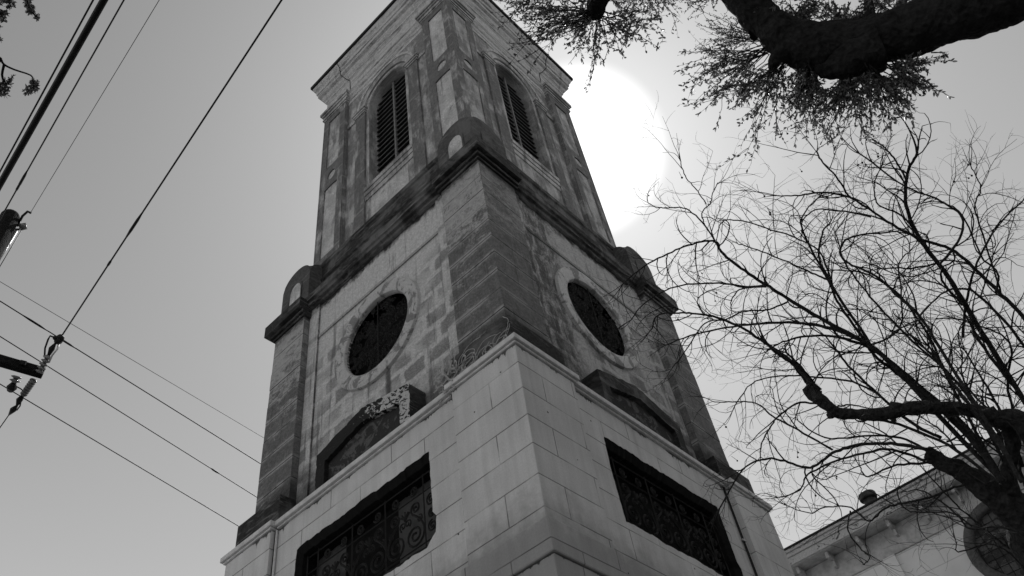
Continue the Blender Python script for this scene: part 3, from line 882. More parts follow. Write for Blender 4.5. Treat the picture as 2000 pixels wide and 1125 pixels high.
# eave: frieze board, soffit, fascia, gutter lip, sloping roof
m = MB(); m.box((-4, YW-.05, 8.30), (16, YW+.02, 8.92), ); m.build('frieze', CHS, CH, bevel=.01)
m = MB(); m.box((-4.3, YE+.10, 8.93), (16.3, YW+.3, 9.0)); m.build('soffit', CHS, CH)
m = MB()
m.box((-4.3, YE+.06, 8.95), (16.3, YE+.16, 9.14)); m.box((-4.3, YE+.02, 9.14), (16.3, YE+.16, 9.24)); m.box((-4.3, YE-.03, 9.24), (16.3, YE+.16, 9.31))
m.build('fascia', CHT, CH, bevel=.012)
m = MB(); m.quad((-4.35, YE-.06, 9.312), (16.35, YE-.06, 9.312), (16.35, 17, 12.0), (-4.35, 17, 12.0)); m.quad((-4.35, YE-.06, 9.352), (16.35, YE-.06, 9.352), (16.35, 17, 12.05), (-4.35, 17, 12.05))
m.quad((-4.35, YE-.06, 9.312), (16.35, YE-.06, 9.312), (16.35, YE-.06, 9.352), (-4.35, YE-.06, 9.352)); m.quad((-4.35, 17, 12.05), (16.35, 17, 12.05), (16.35, 25, 9.3), (-4.35, 25, 9.3))
m.build('roof', ROOFM, CH)
for i in range(24):
    x = -3.5+i*0.82
    m = MB()
    T = lambda p: (p[0], p[1], p[2])
    m.box((x-.042, YE+.2, 8.76), (x+.042, YW-.052, 8.928)); m.box((x-.036, YE+.42, 8.60), (x+.036, YW-.052, 8.758))
    m.build('bracket', CHS, CH, bevel=.012)
for x in (3.60, 9.2):
    m = MB(); m.box((x-.30, YW-.09, GROUND), (x+.0, YW+.02, 8.29)); m.build('wall_pilaster', CHW, CH, bevel=.01)
m = MB()
N = 60; prof = [(wr-.10, YW+.12), (wr-.10, YW-.02), (wr-.04, YW-.07), (wr+.08, YW-.08), (wr+.12, YW+.005)]
for i in range(N):
    a = 2*math.pi*i/N
    for r, y in prof: m.v.append((wx+r*math.cos(a), y, wz+r*math.sin(a)))
for i in range(N):
    for q in range(len(prof)-1):
        a = i*len(prof)+q; b = ((i+1) % N)*len(prof)+q; m.f.append((a, b, b+1, a+1))
cw = m.build('round_window', m_plain('window_frame_paint', 0.10, .7), CH, smooth=True)
m = MB(); m.quad(*[(wx+(wr-.08)*math.cos(2*math.pi*i/48), YW+.1, wz+(wr-.08)*math.sin(2*math.pi*i/48)) for i in range(48)])
m.build('glass', m_patchy('leaded_glass', 0.05, 0.11, 5, .5, .5), cw)
m = MB()
for i in range(-4, 5):
    t = i*.19; hh = math.sqrt(max(0, (wr-.09)**2-t*t))
    m.tube([(wx+t, YW+.09, wz-hh), (wx+t, YW+.09, wz+hh)], .006, 4); m.tube([(wx-hh, YW+.085, wz+t), (wx+hh, YW+.085, wz+t)], .006, 4)
m.build('lead_bars', IRON, cw)
# round roof ventilator behind the eave
vt = thing('roof_vent', 'round dark metal ventilator standing on the church roof edge', 'vent')
vc = Vector((3.72, YE+.35, 9.56)); VM = m_plain('vent_metal', 0.05, .55, 8, .4, 0.3)
def lathe(m, c, prof, n=24):
    b = len(m.v)
    for i in range(n):
        a = 2*math.pi*i/n
        for r, z in prof: m.v.append((c[0]+r*math.cos(a), c[1]+r*math.sin(a), c[2]+z))
    L = len(prof)
    for i in range(n):
        for q in range(L-1):
            a = b+i*L+q; e = b+((i+1) % n)*L+q; m.f.append((a, e, e+1, a+1))
m = MB(); lathe(m, vc, [(0.0, -.25), (.15, -.25), (.15, .10), (0, .10)]); m.build('vent_pipe', VM, vt, True)
m = MB(); lathe(m, vc, [(.13, .08), (.20, .08), (.215, .11), (.215, .21), (.20, .235), (.08, .28), (0, .285)]); m.build('vent_cap', VM, vt, True)

# ================================================================== utility pole, crossarm and wires
pole = thing('utility_pole', 'dark wooden utility pole with a crossarm at the left edge of the photo', 'utility pole')
ptop = at(22, 420, 19.6)
m = MB(); m.tube([(ptop.x, ptop.y, GROUND), (ptop.x, ptop.y, 4), ptop - Vector((0, 0, .06)), ptop], [0.24, 0.22, 0.175, 0.15], 18); m.build('pole', WOODK, pole, True)
tip = at(85, 729, 17.0); ax = Vector((ptop.x, ptop.y, tip.z))
dirv = (tip-ax).normalized(); sd = Vector((0, 0, 1)).cross(dirv).normalized()
def arm_box(m, a, b, w, h, off=0.0):
    u = (b-a).normalized(); s = Vector((0, 0, 1)).cross(u).normalized()
    i = len(m.v)
    for p in (a, b):
        for x, z in ((-w, -h), (w, -h), (w, h), (-w, h)): m.v.append(tuple(p + s*(x+off) + Vector((0, 0, z))))
    m.f += [(i, i+1, i+2, i+3), (i+7, i+6, i+5, i+4)] + [(i+j, i+4+j, i+4+(j+1) % 4, i+(j+1) % 4) for j in range(4)]
m = MB(); arm_box(m, ax-dirv*1.5, tip, 0.07, 0.085, 0.0); m.build('crossarm', WOODK, pole, bevel=.012)
# top bracket with a spool insulator
pb = at(48, 438, 19.45)
m = MB(); b0 = at(32, 440, 19.5)
m.tube([b0, pb], 0.022, 6); m.tube([at(30, 448, 19.5), at(46, 448, 19.45)], 0.022, 6)
br = m.build('bracket', IRON, pole)
m = MB(); m.tube([at(43, 436, 19.45), at(46, 449, 19.45)], 0.07, 10); m.build('spool', PORC, br, True)
m = MB(); m.tube([at(33, 442, 19.5), at(44, 422, 19.45), at(54, 413, 19.4), at(60, 416, 19.35)], 0.024, 6); m.build('jumper_wire', CABLE, pole)
m = MB(); m.tube([at(31, 452, 19.4), at(10, 487, 19.0), at(-6, 512, 18.7)], 0.035, 6); m.build('riser_conduit', STEEL, pole, True)
m = MB(); m.tube([at(3, 424, 19.5), at(9, 428, 19.5)], 0.03, 6); m.build('side_clamp', IRON, pole)

def sag(a, b, s, n=14):
    a, b = Vector(a), Vector(b)
    return [a.lerp(b, i/n) - Vector((0, 0, s*4*(i/n)*(1-i/n))) for i in range(n+1)]
def const_z(u, v, z):
    r = ray(u, v); return CP + r*((z-CP.z)/r.z)
def extended(a, b, ea, eb):
    d = (b-a).normalized(); return a-d*ea, b+d*eb
def wire(name, p0, p1, r, label, mat=WIRE, ea=8, eb=8, splices=(), cat='wire', group=None, sg=0.0):
    a, b = extended(p0, p1, ea, eb)
    group = group or {'overhead_wire': 'overhead wires crossing the upper left', 'street_wire': 'street wires running behind the tower'}.get(name)
    t = thing(name, label, cat, group)
    m = MB(); m.tube(sag(a, b, sg), r, 6); m.build('strand', mat, t, True)
    for (u, v, z, L, rr) in splices:
        c = const_z(u, v, z); d = (p1-p0).normalized()
        # nearest point of the wire to that sight line
        e = (c-CP).normalized(); w0 = p0-CP; bb = d.dot(e)
        c = p0 + d*((bb*e.dot(w0)-d.dot(w0))/(1-bb*bb))
        rr = r+(rr-r)*.5
        m = MB(); m.tube([c-d*L, c-d*L*.4, c+d*L*.4, c+d*L], [r, rr, rr, r], 6); m.build('splice', CABLE, t, True)
    return t
wire('overhead_wire', const_z(182, 0, 5.2), const_z(0, 335, 5.2), 0.0065, 'thin black wire just left of the thick cable', CABLE, 14, 18)
wire('overhead_cable', const_z(203, 0, 4.5), const_z(0, 360, 4.5), 0.0225, 'thick black cable slanting across the top left corner', CABLE, 14, 18, (), 'cable')
wire('overhead_wire', const_z(242, 0, 12.5), const_z(0, 428, 12.5), 0.0125, 'medium wire right of the thick cable, passing the pole top, with a splice', CABLE, 14, 18, ((45, 352, 12.5, .25, .035), (34, 366, 12.5, .10, .03)))
wire('overhead_wire', const_z(311, 0, 13.0), at(60, 415, 19.3), 0.0055, 'faint thin wire tied to the spool at the pole top', WIRE, 14, 0)
wire('overhead_wire', at(46, 443, 19.4), at(0, 520, 18.9), 0.008, 'short thin wire running down from the spool at the pole top', WIRE, 0, 12)
jt = at(118, 660, 16.9)
wire('overhead_wire', const_z(550, 0, 10.6), jt, 0.0135, 'long dark wire rising from the crossarm tip to the top edge, two splices', CABLE, 14, 0, ((262, 440, 10.6, .30, .035), (213, 514, 10.6, .08, .028)))
wire('street_wire', const_z(0, 550, 13.0), const_z(515, 855, 13.0), 0.006, 'faintest and highest of the four wires running behind the tower', WIRE, 10, 25)
wire('street_wire', const_z(0, 588, 10.6), const_z(508, 905, 10.6), 0.0105, 'wire behind the tower joined to the clamps at the crossarm tip', CABLE, 10, 25, ((66, 634, 10.6, .25, .028), (126, 672, 10.6, .2, .028)))
wire('street_wire', const_z(0, 657, 10.3), const_z(500, 970, 10.3), 0.0095, 'wire behind the tower that passes just above the crossarm end', CABLE, 10, 25, ((420, 920, 10.3, .12, .03),))
wire('street_wire', const_z(0, 750, 9.8), const_z(465, 1027, 9.8), 0.0095, 'lowest wire behind the tower, held by the pin insulator under the crossarm', CABLE, 10, 25)
# dead-end insulators on the crossarm tip
def insul(pts, r, n, label, name='strain_insulator'):
    t = thing(name, label, 'insulator', 'insulators on the crossarm')
    a, b = Vector(pts[0]), Vector(pts[1]); d = (b-a)
    m = MB(); N = n*4; P, R = [], []
    for i in range(N+1):
        P.append(a+d*(i/N)); R.append(r*(1.0 if i % 4 in (1, 2) else 0.5))
    m.tube(P, R, 12); m.build('sheds', PORC, t, True); return t
i1 = insul((at(76, 728, 16.9), at(95, 694, 16.85)), .075, 5, 'ribbed grey insulator reaching up from the crossarm tip to the long wire')
m = MB(); m.tube([at(95, 694, 16.85), at(101, 681, 16.85), at(108, 671, 16.87), jt], [.025, .05, .02, .05], 8); m.build('clamp', CABLE, i1, True)
m = MB(); m.tube([at(116, 668, 16.85), at(112, 682, 16.75), at(102, 694, 16.7), at(96, 708, 16.75)], 0.016, 6); m.build('jumper', STEEL, i1, True)
m = MB(); m.tube([at(118, 662, 16.87), at(108, 660, 16.8), at(98, 656, 16.8), at(94, 663, 16.8), at(88, 680, 16.85), at(87, 698, 16.9)], 0.016, 6); m.build('jumper_wire', CABLE, i1, True)
m = MB()
for c, r in (((118, 660), .07), ((114, 665), .075), ((108, 660), .045), ((122, 664), .035)): m.ball(at(c[0], c[1], 16.85), r, 8, 6)
m.build('clamp_bolts', CABLE, i1)
i2 = insul((at(66, 742, 17.0), at(45, 772, 17.25)), .062, 7, 'long ribbed insulator hanging down from the underside of the crossarm tip')
m = MB(); m.tube([at(45, 772, 17.25), at(38, 781, 17.3), at(33, 792, 17.35), at(26, 800, 17.4), at(17, 811, 17.5)], [.03, .055, .02, .055, .012], 8); m.build('clamp', CABLE, i2, True)
m = MB(); m.tube([at(30, 754, 17.1), at(40, 759, 17.15), at(47, 764, 17.2), at(47, 770, 17.25)], .012, 5); m.tube([at(42, 778, 17.3), at(39, 793, 17.3), at(33, 801, 17.35), at(27, 798, 17.4), at(21, 806, 17.5)], .013, 5); m.build('jumper_wire', CABLE, i2, True)
wire('overhead_wire', at(17, 811, 17.5), at(0, 835, 17.9), 0.009, 'short wire leaving the hanging insulator towards the lower left edge', CABLE, 0, 12)
i3 = insul((at(33, 734, 17.0), at(27, 748, 17.0)), .085, 2, 'stubby pin insulator under the crossarm holding the lowest wire', 'pin_insulator')
m = MB(); m.tube([at(27, 748, 17.0), at(23, 757, 17.05), at(20, 762, 17.1)], [.04, .085, .06], 8); m.build('clamp', CABLE, i3)
m = MB(); m.tube([at(44, 712, 16.9), at(47, 704, 16.9)], .05, 8); m.build('pin', IRON, i3)

# ================================================================== trees
def smooth_path(P, per=6):
    """Catmull-Rom through (vector, radius) nodes"""
    out = []
    for i in range(len(P)-1):
        p0 = P[max(i-1, 0)]; p1 = P[i]; p2 = P[i+1]; p3 = P[min(i+2, len(P)-1)]
        for k in range(per):
            t = k/per
            q = [0.5*((2*b)+(-a+c)*t+(2*a-5*b+4*c-e)*t*t+(-a+3*b-3*c+e)*t**3) for a, b, c, e in ((p0[0], p1[0], p2[0], p3[0]),)][0]
            out.append((q, p1[1]+(p2[1]-p1[1])*t))
    out.append(P[-1]); return out
def knobbly(path, amp):
    return [(p + Vector((uni(-1, 1), uni(-1, 1), uni(-1, 1)))*r*amp, r*(1+uni(-amp, amp))) for p, r in path]
def add_path(mb, path, n=8, rough=0.0):
    i0 = len(mb.v)
    mb.tube([p for p, r in path], [r for p, r in path], n)
    if rough: mb.roughen(i0, rough, 9.0)

# ---- crape myrtle at the right: bare pollarded tree
CM = thing('bare_tree', 'leafless pollarded tree with thick knobbed limbs and long arching shoots at right', 'tree')
def c6(x, y): return (1200+x/2.5, 300+y/2.5)
def c7(x, y): return (1400+x/2.647, 700+y/2.647)
def pxr(p, d): return p*d/FPX
TD = 7.0
trunkm = MB()
base = Vector((8.5, -2.6, GROUND))
hub = at(2080, 1130, 7.3)
P = [(base, .24), (base.lerp(hub, .5)+Vector((.1, .1, 0)), .20), (hub, .17), (at(*c7(1610, 840), 7.15), pxr(35, 7)), (at(*c7(1440, 715), 7.05), pxr(22, 7)), (at(*c7(1290, 600), 7.0), pxr(16, 7)), (at(*c7(1190, 550), 6.95), pxr(15, 7)), (at(*c7(1110, 500), 6.9), pxr(13, 7)), (at(*c7(1085, 487), 6.9), pxr(11, 7))]
add_path(trunkm, smooth_path(P, 14), 26, .016)
P = [(hub, .17), (at(2090, 980, 6.9), pxr(28.9, 7)), (at(*c7(1588, 345), 6.8), pxr(16.1, 7)), (at(*c7(1440, 312), 6.8), pxr(14.4, 7)), (at(*c7(1330, 272), 6.75), pxr(12.8, 7)), (at(*c7(1180, 256), 6.7), pxr(11.0, 7)), (at(*c7(1000, 258), 6.65), pxr(11.0, 7)), (at(*c7(900, 284), 6.6), pxr(11.5, 7)), (at(*c7(740, 292), 6.6), pxr(8.9, 7)), (at(*c7(620, 276), 6.55), pxr(10.2, 7)), (at(*c7(545, 222), 6.5), pxr(10.2, 7)), (at(*c7(490, 180), 6.5), pxr(9.3, 7)), (at(*c7(458, 148), 6.5), pxr(6.0, 7))]
add_path(trunkm, smooth_path(P, 14), 26, .016)
for a, b, ra, rb in (((910, 270), (925, 228), 10, 8), ((1400, 300), (1450, 268), 12, 8), ((530, 205), (535, 165), 6, 3), ((535, 165), (500, 128), 4, 3), ((500, 128), (462, 135), 3, 4), ((600, 285), (572, 305), 9, 5), ((905, 300), (920, 330), 8, 3)):
    add_path(trunkm, knobbly([(at(*c7(*a), 6.6), pxr(ra, 7)), (at(*c7((a[0]+b[0])/2, (a[1]+b[1])/2), 6.6), pxr((ra+rb)/2, 7)), (at(*c7(*b), 6.6), pxr(rb, 7))], .1), 10, .008)
P = [(at(*c7(1560, 760), 7.1), pxr(16, 7)), (at(*c7(1505, 620), 7.0), pxr(12, 7)), (at(*c7(1520, 500), 6.95), pxr(10.5, 7)), (at(*c7(1520, 400), 6.9), pxr(10, 7)), (at(*c7(1450, 320), 6.8), pxr(10, 7))]
add_path(trunkm, smooth_path(P, 14), 26, .016)
trunkm.build('trunk', BARK2, CM, True)

shoots = MB(); twigs = MB(); pods = []
def twig(p, d, L, r, lev):
    """thin curling twig that forks"""
    n = max(4, int(L/0.05)); st = L/n
    ax = Vector((uni(-1, 1), uni(-1, 1), uni(-1, 1))).normalized()
    curl = random.choice((-1, 1))*uni(.08, .34); pts = [p.copy()]; rr = [r]
    for i in range(n):
        d = (Quaternion(ax, curl+uni(-.10, .10)) @ d).normalized()
        d = (d + Vector((uni(-.11, .11), uni(-.11, .11), uni(-.10, .13)))).normalized()
        p = p + d*st; pts.append(p.copy()); rr.append(r*(1-.62*(i+1)/n))
        if lev > 0 and i > 0 and rnd() < 0.50:
            q = d.orthogonal().normalized(); q = Quaternion(d, uni(0, 6.28)) @ q
            twig(p, (d*uni(.5, 1.1)+q*uni(.6, 1.0)).normalized(), L*uni(.30, .62), max(r*.60*(1-.5*i/n), .0012), lev-1)
    twigs.tube(pts, rr, 3 if r < .004 else 4, False)
    if lev == 0 and rnd() < .012: pods.append(p)

def shoot(pts, r0, r1, conv, d0=7.0, dd=0.5, tw=1.0, lev=2):
    dA = d0+uni(-dd, dd); dB = dA+uni(-dd, dd)
    n = len(pts)
    path = [(at(*conv(*q), dA+(dB-dA)*i/(n-1)), pxr(r0+(r1-r0)*i/(n-1), 7)) for i, q in enumerate(pts)]
    path = smooth_path(path, 6)
    path = [(p+Vector((uni(-1, 1), uni(-1, 1), uni(-1, 1)))*.004, r*(1+uni(-.08, .08))) for p, r in path]
    add_path(shoots, path, 6)
    tot = sum((path[i+1][0]-path[i][0]).length for i in range(len(path)-1))
    acc = 0.0
    for i in range(2, len(path)-1):
        seg = (path[i+1][0]-path[i][0]); t = i/len(path)
        acc += seg.length*tw*(2.4+8.0*t)*1.5
        while acc > uni(.35, 1.2):
            acc -= 1.0
            d = seg.normalized(); q = Quaternion(d, uni(0, 6.28)) @ d.orthogonal().normalized()
            twig(path[i][0], (d*uni(.5, 1.1)+q).normalized(), uni(.22, .62)*(1.15-.4*t), max(.0028, path[i][1]*.7 if path[i][1] < .010 else .0066), lev)
    d = (path[-1][0]-path[-2][0]).normalized()
    for _ in range(3): twig(path[-1][0], (d+Vector((uni(-.5, .5), uni(-.5, .5), uni(-.5, .5)))).normalized(), uni(.15, .4), max(path[-1][1]*.8, .002), 1)

S6 = [
 ([(2150, 1450), (1950, 1125), (1720, 750), (1600, 560), (1480, 400), (1425, 250), (1430, 100), (1480, 0)], 8, 2.6),
 ([(2275, 1625), (2212, 1150), (2020, 830), (1890, 690), (1780, 580), (1640, 465), (1500, 420), (1330, 330), (1150, 215), (1000, 190), (900, 205), (800, 205)], 6.5, 1.2),
 ([(1898, 1605), (1728, 1378), (1450, 1125), (1290, 970), (1220, 920), (1080, 860), (940, 830), (800, 825), (620, 840), (400, 880), (250, 935)], 9, 1.2),
 ([(1898, 1605), (1740, 1360), (1480, 1125), (1270, 960), (1100, 900), (960, 890), (820, 920), (740, 970)], 7, 1.2),
 ([(1898, 1605), (1500, 1190), (1290, 970), (1000, 800), (850, 710), (740, 640), (620, 560), (520, 480), (495, 430), (380, 440), (260, 490), (130, 560), (40, 640)], 6.5, 1.2),
 ([(520, 480), (440, 350), (350, 270), (260, 265), (200, 262), (165, 240)], 2.6, .9),
 ([(440, 350), (428, 290), (470, 240), (480, 190), (510, 140)], 2, .9),
 ([(450, 245), (400, 175), (345, 110), (320, 30)], 1.6, .8),
 ([(1015, 1225), (960, 1125), (870, 1020), (760, 940), (620, 850), (500, 800), (380, 780), (300, 780), (210, 790), (180, 860)], 6, 1.3),
 ([(1250, 930), (1060, 640), (1000, 500), (1020, 380), (1060, 330)], 4.5, 1.2),
 ([(1240, 930), (1100, 740), (1050, 630), (920, 380), (930, 290), (1000, 210)], 4.5, 1.1),
 ([(1990, 1610), (1875, 1400), (1700, 1125), (1500, 810), (1380, 690), (1280, 600), (1120, 520), (1110, 450), (1180, 400), (1380, 380)], 5.5, 1.3),
 ([(1900, 1620), (1788, 1400), (1640, 1125), (1550, 920), (1440, 750), (1330, 640), (1200, 580), (1040, 570)], 5, 1.1),
 ([(1940, 1600), (1838, 1375), (1680, 1125), (1420, 880), (1250, 700), (1130, 540), (1100, 460), (1080, 380)], 4.5, 1.1),
 ([(740, 640), (650, 650), (480, 632), (300, 650), (160, 720), (80, 810)], 3.2, 1.1),
 ([(1250, 310), (1100, 280), (980, 275), (920, 330), (915, 400)], 2.6, 1.0),
 ([(1430, 140), (1390, 60), (1340, -10)], 3, 1.5),
 ([(2250, 1650), (2180, 1250), (2010, 950), (1790, 700), (1680, 660), (1590, 690), (1480, 810)], 5, 1.2),
 ([(1590, 540), (1690, 410), (1690, 300), (1570, 220), (1420, 160), (1200, 0)], 3.4, 1.5),
 ([(1700, 900), (1720, 720), (1760, 560), (1840, 400), (1880, 340), (1990, 235)], 4, 1.4),
 ([(1150, 215), (1080, 110), (1000, 20), (990, -20)], 2.6, 1.2),
 ([(1060, 620), (980, 590), (850, 530), (700, 470), (600, 440)], 3, 1.0),
 ([(1060, 630), (1000, 480), (880, 410), (760, 370), (600, 325), (520, 340), (500, 430)], 2.6, 1.0),
 ([(740, 650), (620, 660), (575, 710), (570, 760)], 2.4, .9),
 ([(1980, 1550), (1962, 1325), (1920, 1125), (1940, 960), (1880, 880), (1750, 830), (1650, 800)], 4.5, 1.1),
 ([(1700, 740), (1600, 620), (1590, 540), (1450, 560), (1300, 560)], 3.4, 1.1),
 ([(1860, 680), (1870, 580), (1790, 500), (1700, 300), (1610, 240), (1520, 200)], 3, 1.0),
 ([(1240, 940), (1390, 860), (1400, 690), (1390, 540), (1440, 480)], 2.8, 1.1),
 ([(1500, 420), (1400, 300), (1290, 250), (1270, 160), (1290, 90)], 2.6, 1.0),
 ([(850, 720), (760, 760), (640, 770), (540, 810), (440, 830), (350, 960), (280, 1050)], 2.8, 1.0),
 ([(1890, 690), (1800, 400), (1760, 250), (1790, 170), (1740, 60)], 3, 1.0),
 ([(1640, 460), (1660, 520), (1560, 570), (1420, 600), (1260, 540)], 2.6, 1.0),
]
for pts, a, b in S6: shoot(pts, a*.64, b*.95, c6, 7.0, .55, 1.0)
S6 += [
 ([(1480, 0), (1440, -60), (1560, -130), (1590, -180), (1575, -270)], 3, 1.2),
 ([(1500, -40), (1600, -70), (1700, -110), (1760, -150), (1810, -195)], 2.6, 1.0),
 ([(1280, 60), (1250, -100), (1180, -150), (1080, -80), (880, -10)], 2.6, 1.0),
 ([(1400, 60), (1330, -60), (1270, -160), (1290, -230)], 2.8, 1.1),
 ([(1700, 300), (1760, 130), (1850, 60), (1900, 0), (1870, -60)], 2.6, 1.0),
]
S7 = [
 ([(1120, 540), (1000, 545), (900, 560), (780, 610), (740, 560)], 4, 1.2),
 ([(1080, 530), (900, 470), (760, 490), (620, 530), (470, 600), (430, 680), (320, 720)], 4, 1.1),
 ([(1080, 470), (900, 440), (720, 450), (600, 490), (480, 565), (350, 530), (250, 520), (130, 580), (20, 770)], 5, 1.4),
 ([(600, 475), (420, 370), (290, 300), (200, 230), (80, 225), (-20, 225)], 3.5, 1.1),
 ([(840, 190), (700, 120), (480, 95), (330, 90), (180, 130), (80, 270)], 3.4, 1.0),
 ([(1400, 640), (1250, 660), (1100, 720), (950, 750), (870, 775), (785, 840), (690, 770), (560, 770), (480, 800), (350, 755)], 4, .9),
 ([(690, 790), (680, 890), (740, 980), (790, 1030), (760, 1065)], 2.2, .9),
 ([(1320, 870), (1130, 720), (1040, 680), (980, 690)], 2.6, 1.0),
 ([(1600, 905), (1450, 870), (1310, 880), (1220, 800), (1000, 790), (930, 700)], 3, 1.0),
 ([(1450, 640), (1200, 450), (900, 330), (760, 310), (600, 250), (430, 230), (320, 300), (280, 350), (230, 450), (225, 510)], 5, 1.1),
 ([(1500, 500), (1350, 300), (1200, 100), (1100, -60)], 7, 2),
 ([(1480, 640), (1300, 400), (1060, 180), (900, 50), (830, 0), (760, -80)], 9, 2),
 ([(1600, 660), (1480, 420), (1330, 220), (1200, 80), (1130, 0), (1000, -120)], 6, 2),
 ([(1813, 794), (1747, 530), (1600, 240), (1500, 100), (1420, 0), (1330, -130)], 7, 3),
 ([(1160, 410), (1000, 330), (830, 180), (700, 60), (620, -40)], 5, 2),
 ([(1580, 560), (1500, 350), (1400, 150), (1280, -40)], 6, 1.5),
 ([(1588, 800), (1540, 600), (1480, 350), (1340, 200), (1270, 100), (1270, 0)], 5, 1.5),
 ([(1140, 520), (980, 420), (800, 400), (560, 410), (420, 320)], 4, 1.2),
 ([(470, 130), (400, 40), (350, 0), (280, -50)], 5, 2.5),
 ([(540, 190), (480, 100), (430, 40), (360, -30)], 4, 2),
 ([(620, 250), (700, 240), (790, 260)], 3, 1.2),
 ([(1300, 590), (1380, 640), (1410, 640), (1310, 560), (1160, 540)], 2, 1.0),
 ([(1600, 1030), (1480, 960), (1360, 860), (1240, 760), (1130, 640)], 3.4, 1.4),
 ([(1600, 1100), (1520, 1010), (1400, 960), (1250, 1000), (1238, 955)], 2.4, .9),
 ([(1190, 430), (1300, 395), (1420, 440), (1588, 560)], 3, 2),
]
for pts, a, b in S7: shoot(pts, a*.62, b*.9, c7, 7.0, .5, .8)
shoots.build('branches', BARK2, CM, True)
twigs.build('twigs', BARK2, CM)
PODS = [(1267, 382), (1332, 347), (1384, 400), (1388, 394), (1482, 375), (1493, 383), (1504, 415), (1504, 419), (1566, 335), (1676, 322), (1680, 328), (1684, 318), (1691, 322), (1697, 327), (1715, 306), (1762, 336), (1892, 348), (1898, 343), (1891, 322), (1863, 355), (1538, 261), (1715, 300), (1399, 572), (1397, 588), (1371, 534), (1324, 624), (1267, 667), (1505, 450), (1611, 480), (1533, 985), (1593, 968), (1558, 893), (1634, 935), (1634, 931), (1868, 1060), (1440, 900), (1418, 834), (1526, 807), (1559, 884), (1282, 607)]
for (u, v) in PODS:
    m = MB(); c = at(u, v, 7.0+uni(-.3, .3)); r = uni(.006, .0095)
    m.ball(c, r, 7, 5); m.tube([c+Vector((0, 0, r*.8)), c+Vector((uni(-.03, .03), uni(-.03, .03), .06))], .0018, 3)
    m.build('seed_pod', BARK2, CM, True)

# ---- live oak: limb overhead at the upper right, trunk outside the frame
OK = thing('live_oak', 'live oak with one massive dark limb and small leathery leaves across the top right', 'tree')
om = MB()
od = 5.6
P = [(Vector((15.5, -4.6, GROUND)), .62), (Vector((15.3, -4.7, -.5)), .48), (Vector((14.2, -5.0, 1.4)), .36), (Vector((11.9, -5.4, 2.75)), .26), (at(2080, -52, 5.8), pxr(54, 5.8)), (at(1960, -8, 5.65), pxr(51, 5.6)), (at(1850, 32, 5.6), pxr(47, 5.6)), (at(1760, 64, 5.6), pxr(44, 5.6)), (at(1670, 87, 5.6), pxr(42, 5.6)), (at(1600, 94, 5.6), pxr(45, 5.6)), (at(1540, 74, 5.65), pxr(39, 5.6)), (at(1490, 36, 5.7), pxr(30, 5.6)), (at(1440, -8, 5.8), pxr(27, 5.6)), (at(1395, -55, 6.0), pxr(26, 5.6)), (at(1300, -150, 6.6), pxr(22, 6))]
add_path(om, smooth_path(P, 16), 36, .022)
# burr under the limb and two stubs
P = [(at(1710, 96, 5.55), pxr(40, 5.6)), (at(1660, 118, 5.5), pxr(34, 5.6)), (at(1620, 132, 5.5), pxr(20, 5.6)), (at(1590, 138, 5.5), pxr(6, 5.6))]
add_path(om, smooth_path(P, 8), 24, .025)
P = [(at(1540, 96, 5.6), pxr(26, 5.6)), (at(1512, 116, 5.55), pxr(13, 5.6)), (at(1505, 142, 5.55), pxr(5, 5.6))]
add_path(om, smooth_path(P, 8), 18, .018)
P = [(at(1480, 60, 5.75), pxr(20, 5.6)), (at(1455, 30, 5.9), pxr(16, 5.6)), (at(1420, -20, 6.1), pxr(14, 5.6))]
add_path(om, smooth_path(P, 8), 18, .018)
P = [(at(1300, -150, 6.6), pxr(20, 6)), (at(1220, -70, 6.9), pxr(24, 6)), (at(1172, -8, 6.9), pxr(20, 6.5)), (at(1165, 20, 6.9), pxr(18, 6.5)), (at(1166, 38, 6.9), pxr(11, 6.5))]
add_path(om, smooth_path(P, 8), 20, .018)
P = [(at(1690, 55, 5.7), pxr(12, 5.6)), (at(1700, 20, 5.8), pxr(8, 5.6)), (at(1690, -30, 6), pxr(6, 5.6))]
add_path(om, smooth_path(P, 6), 12, .01)
P = [(at(1790, 30, 5.7), pxr(16, 5.6)), (at(1800, -10, 5.8), pxr(14, 5.6)), (at(1790, -70, 6), pxr(12, 5.6))]
add_path(om, smooth_path(P, 6), 12, .012)
om.build('trunk', BARK1, OK, True)
tw = MB(); lf = MB()
def leaf(p, d, L, W):
    d = d.normalized()
    q = Quaternion(d, uni(0, 6.28)) @ d.orthogonal().normalized(); nrm = d.cross(q)
    fold = uni(.1, .5); i = len(lf.v); bend = nrm*uni(-.25, .25)*L
    lf.v += [tuple(p), tuple(p+d*L*.35+q*W+nrm*fold*W), tuple(p+d*L*.72+q*W*.85+nrm*fold*W+bend*.5), tuple(p+d*L+bend), tuple(p+d*L*.72-q*W*.85+nrm*fold*W+bend*.5), tuple(p+d*L*.35-q*W+nrm*fold*W), tuple(p+d*L*.5+bend*.3)]
    lf.f += [(i, i+1, i+6), (i+1, i+2, i+6), (i+2, i+3, i+6), (i+3, i+4, i+6), (i+4, i+5, i+6), (i+5, i, i+6)]
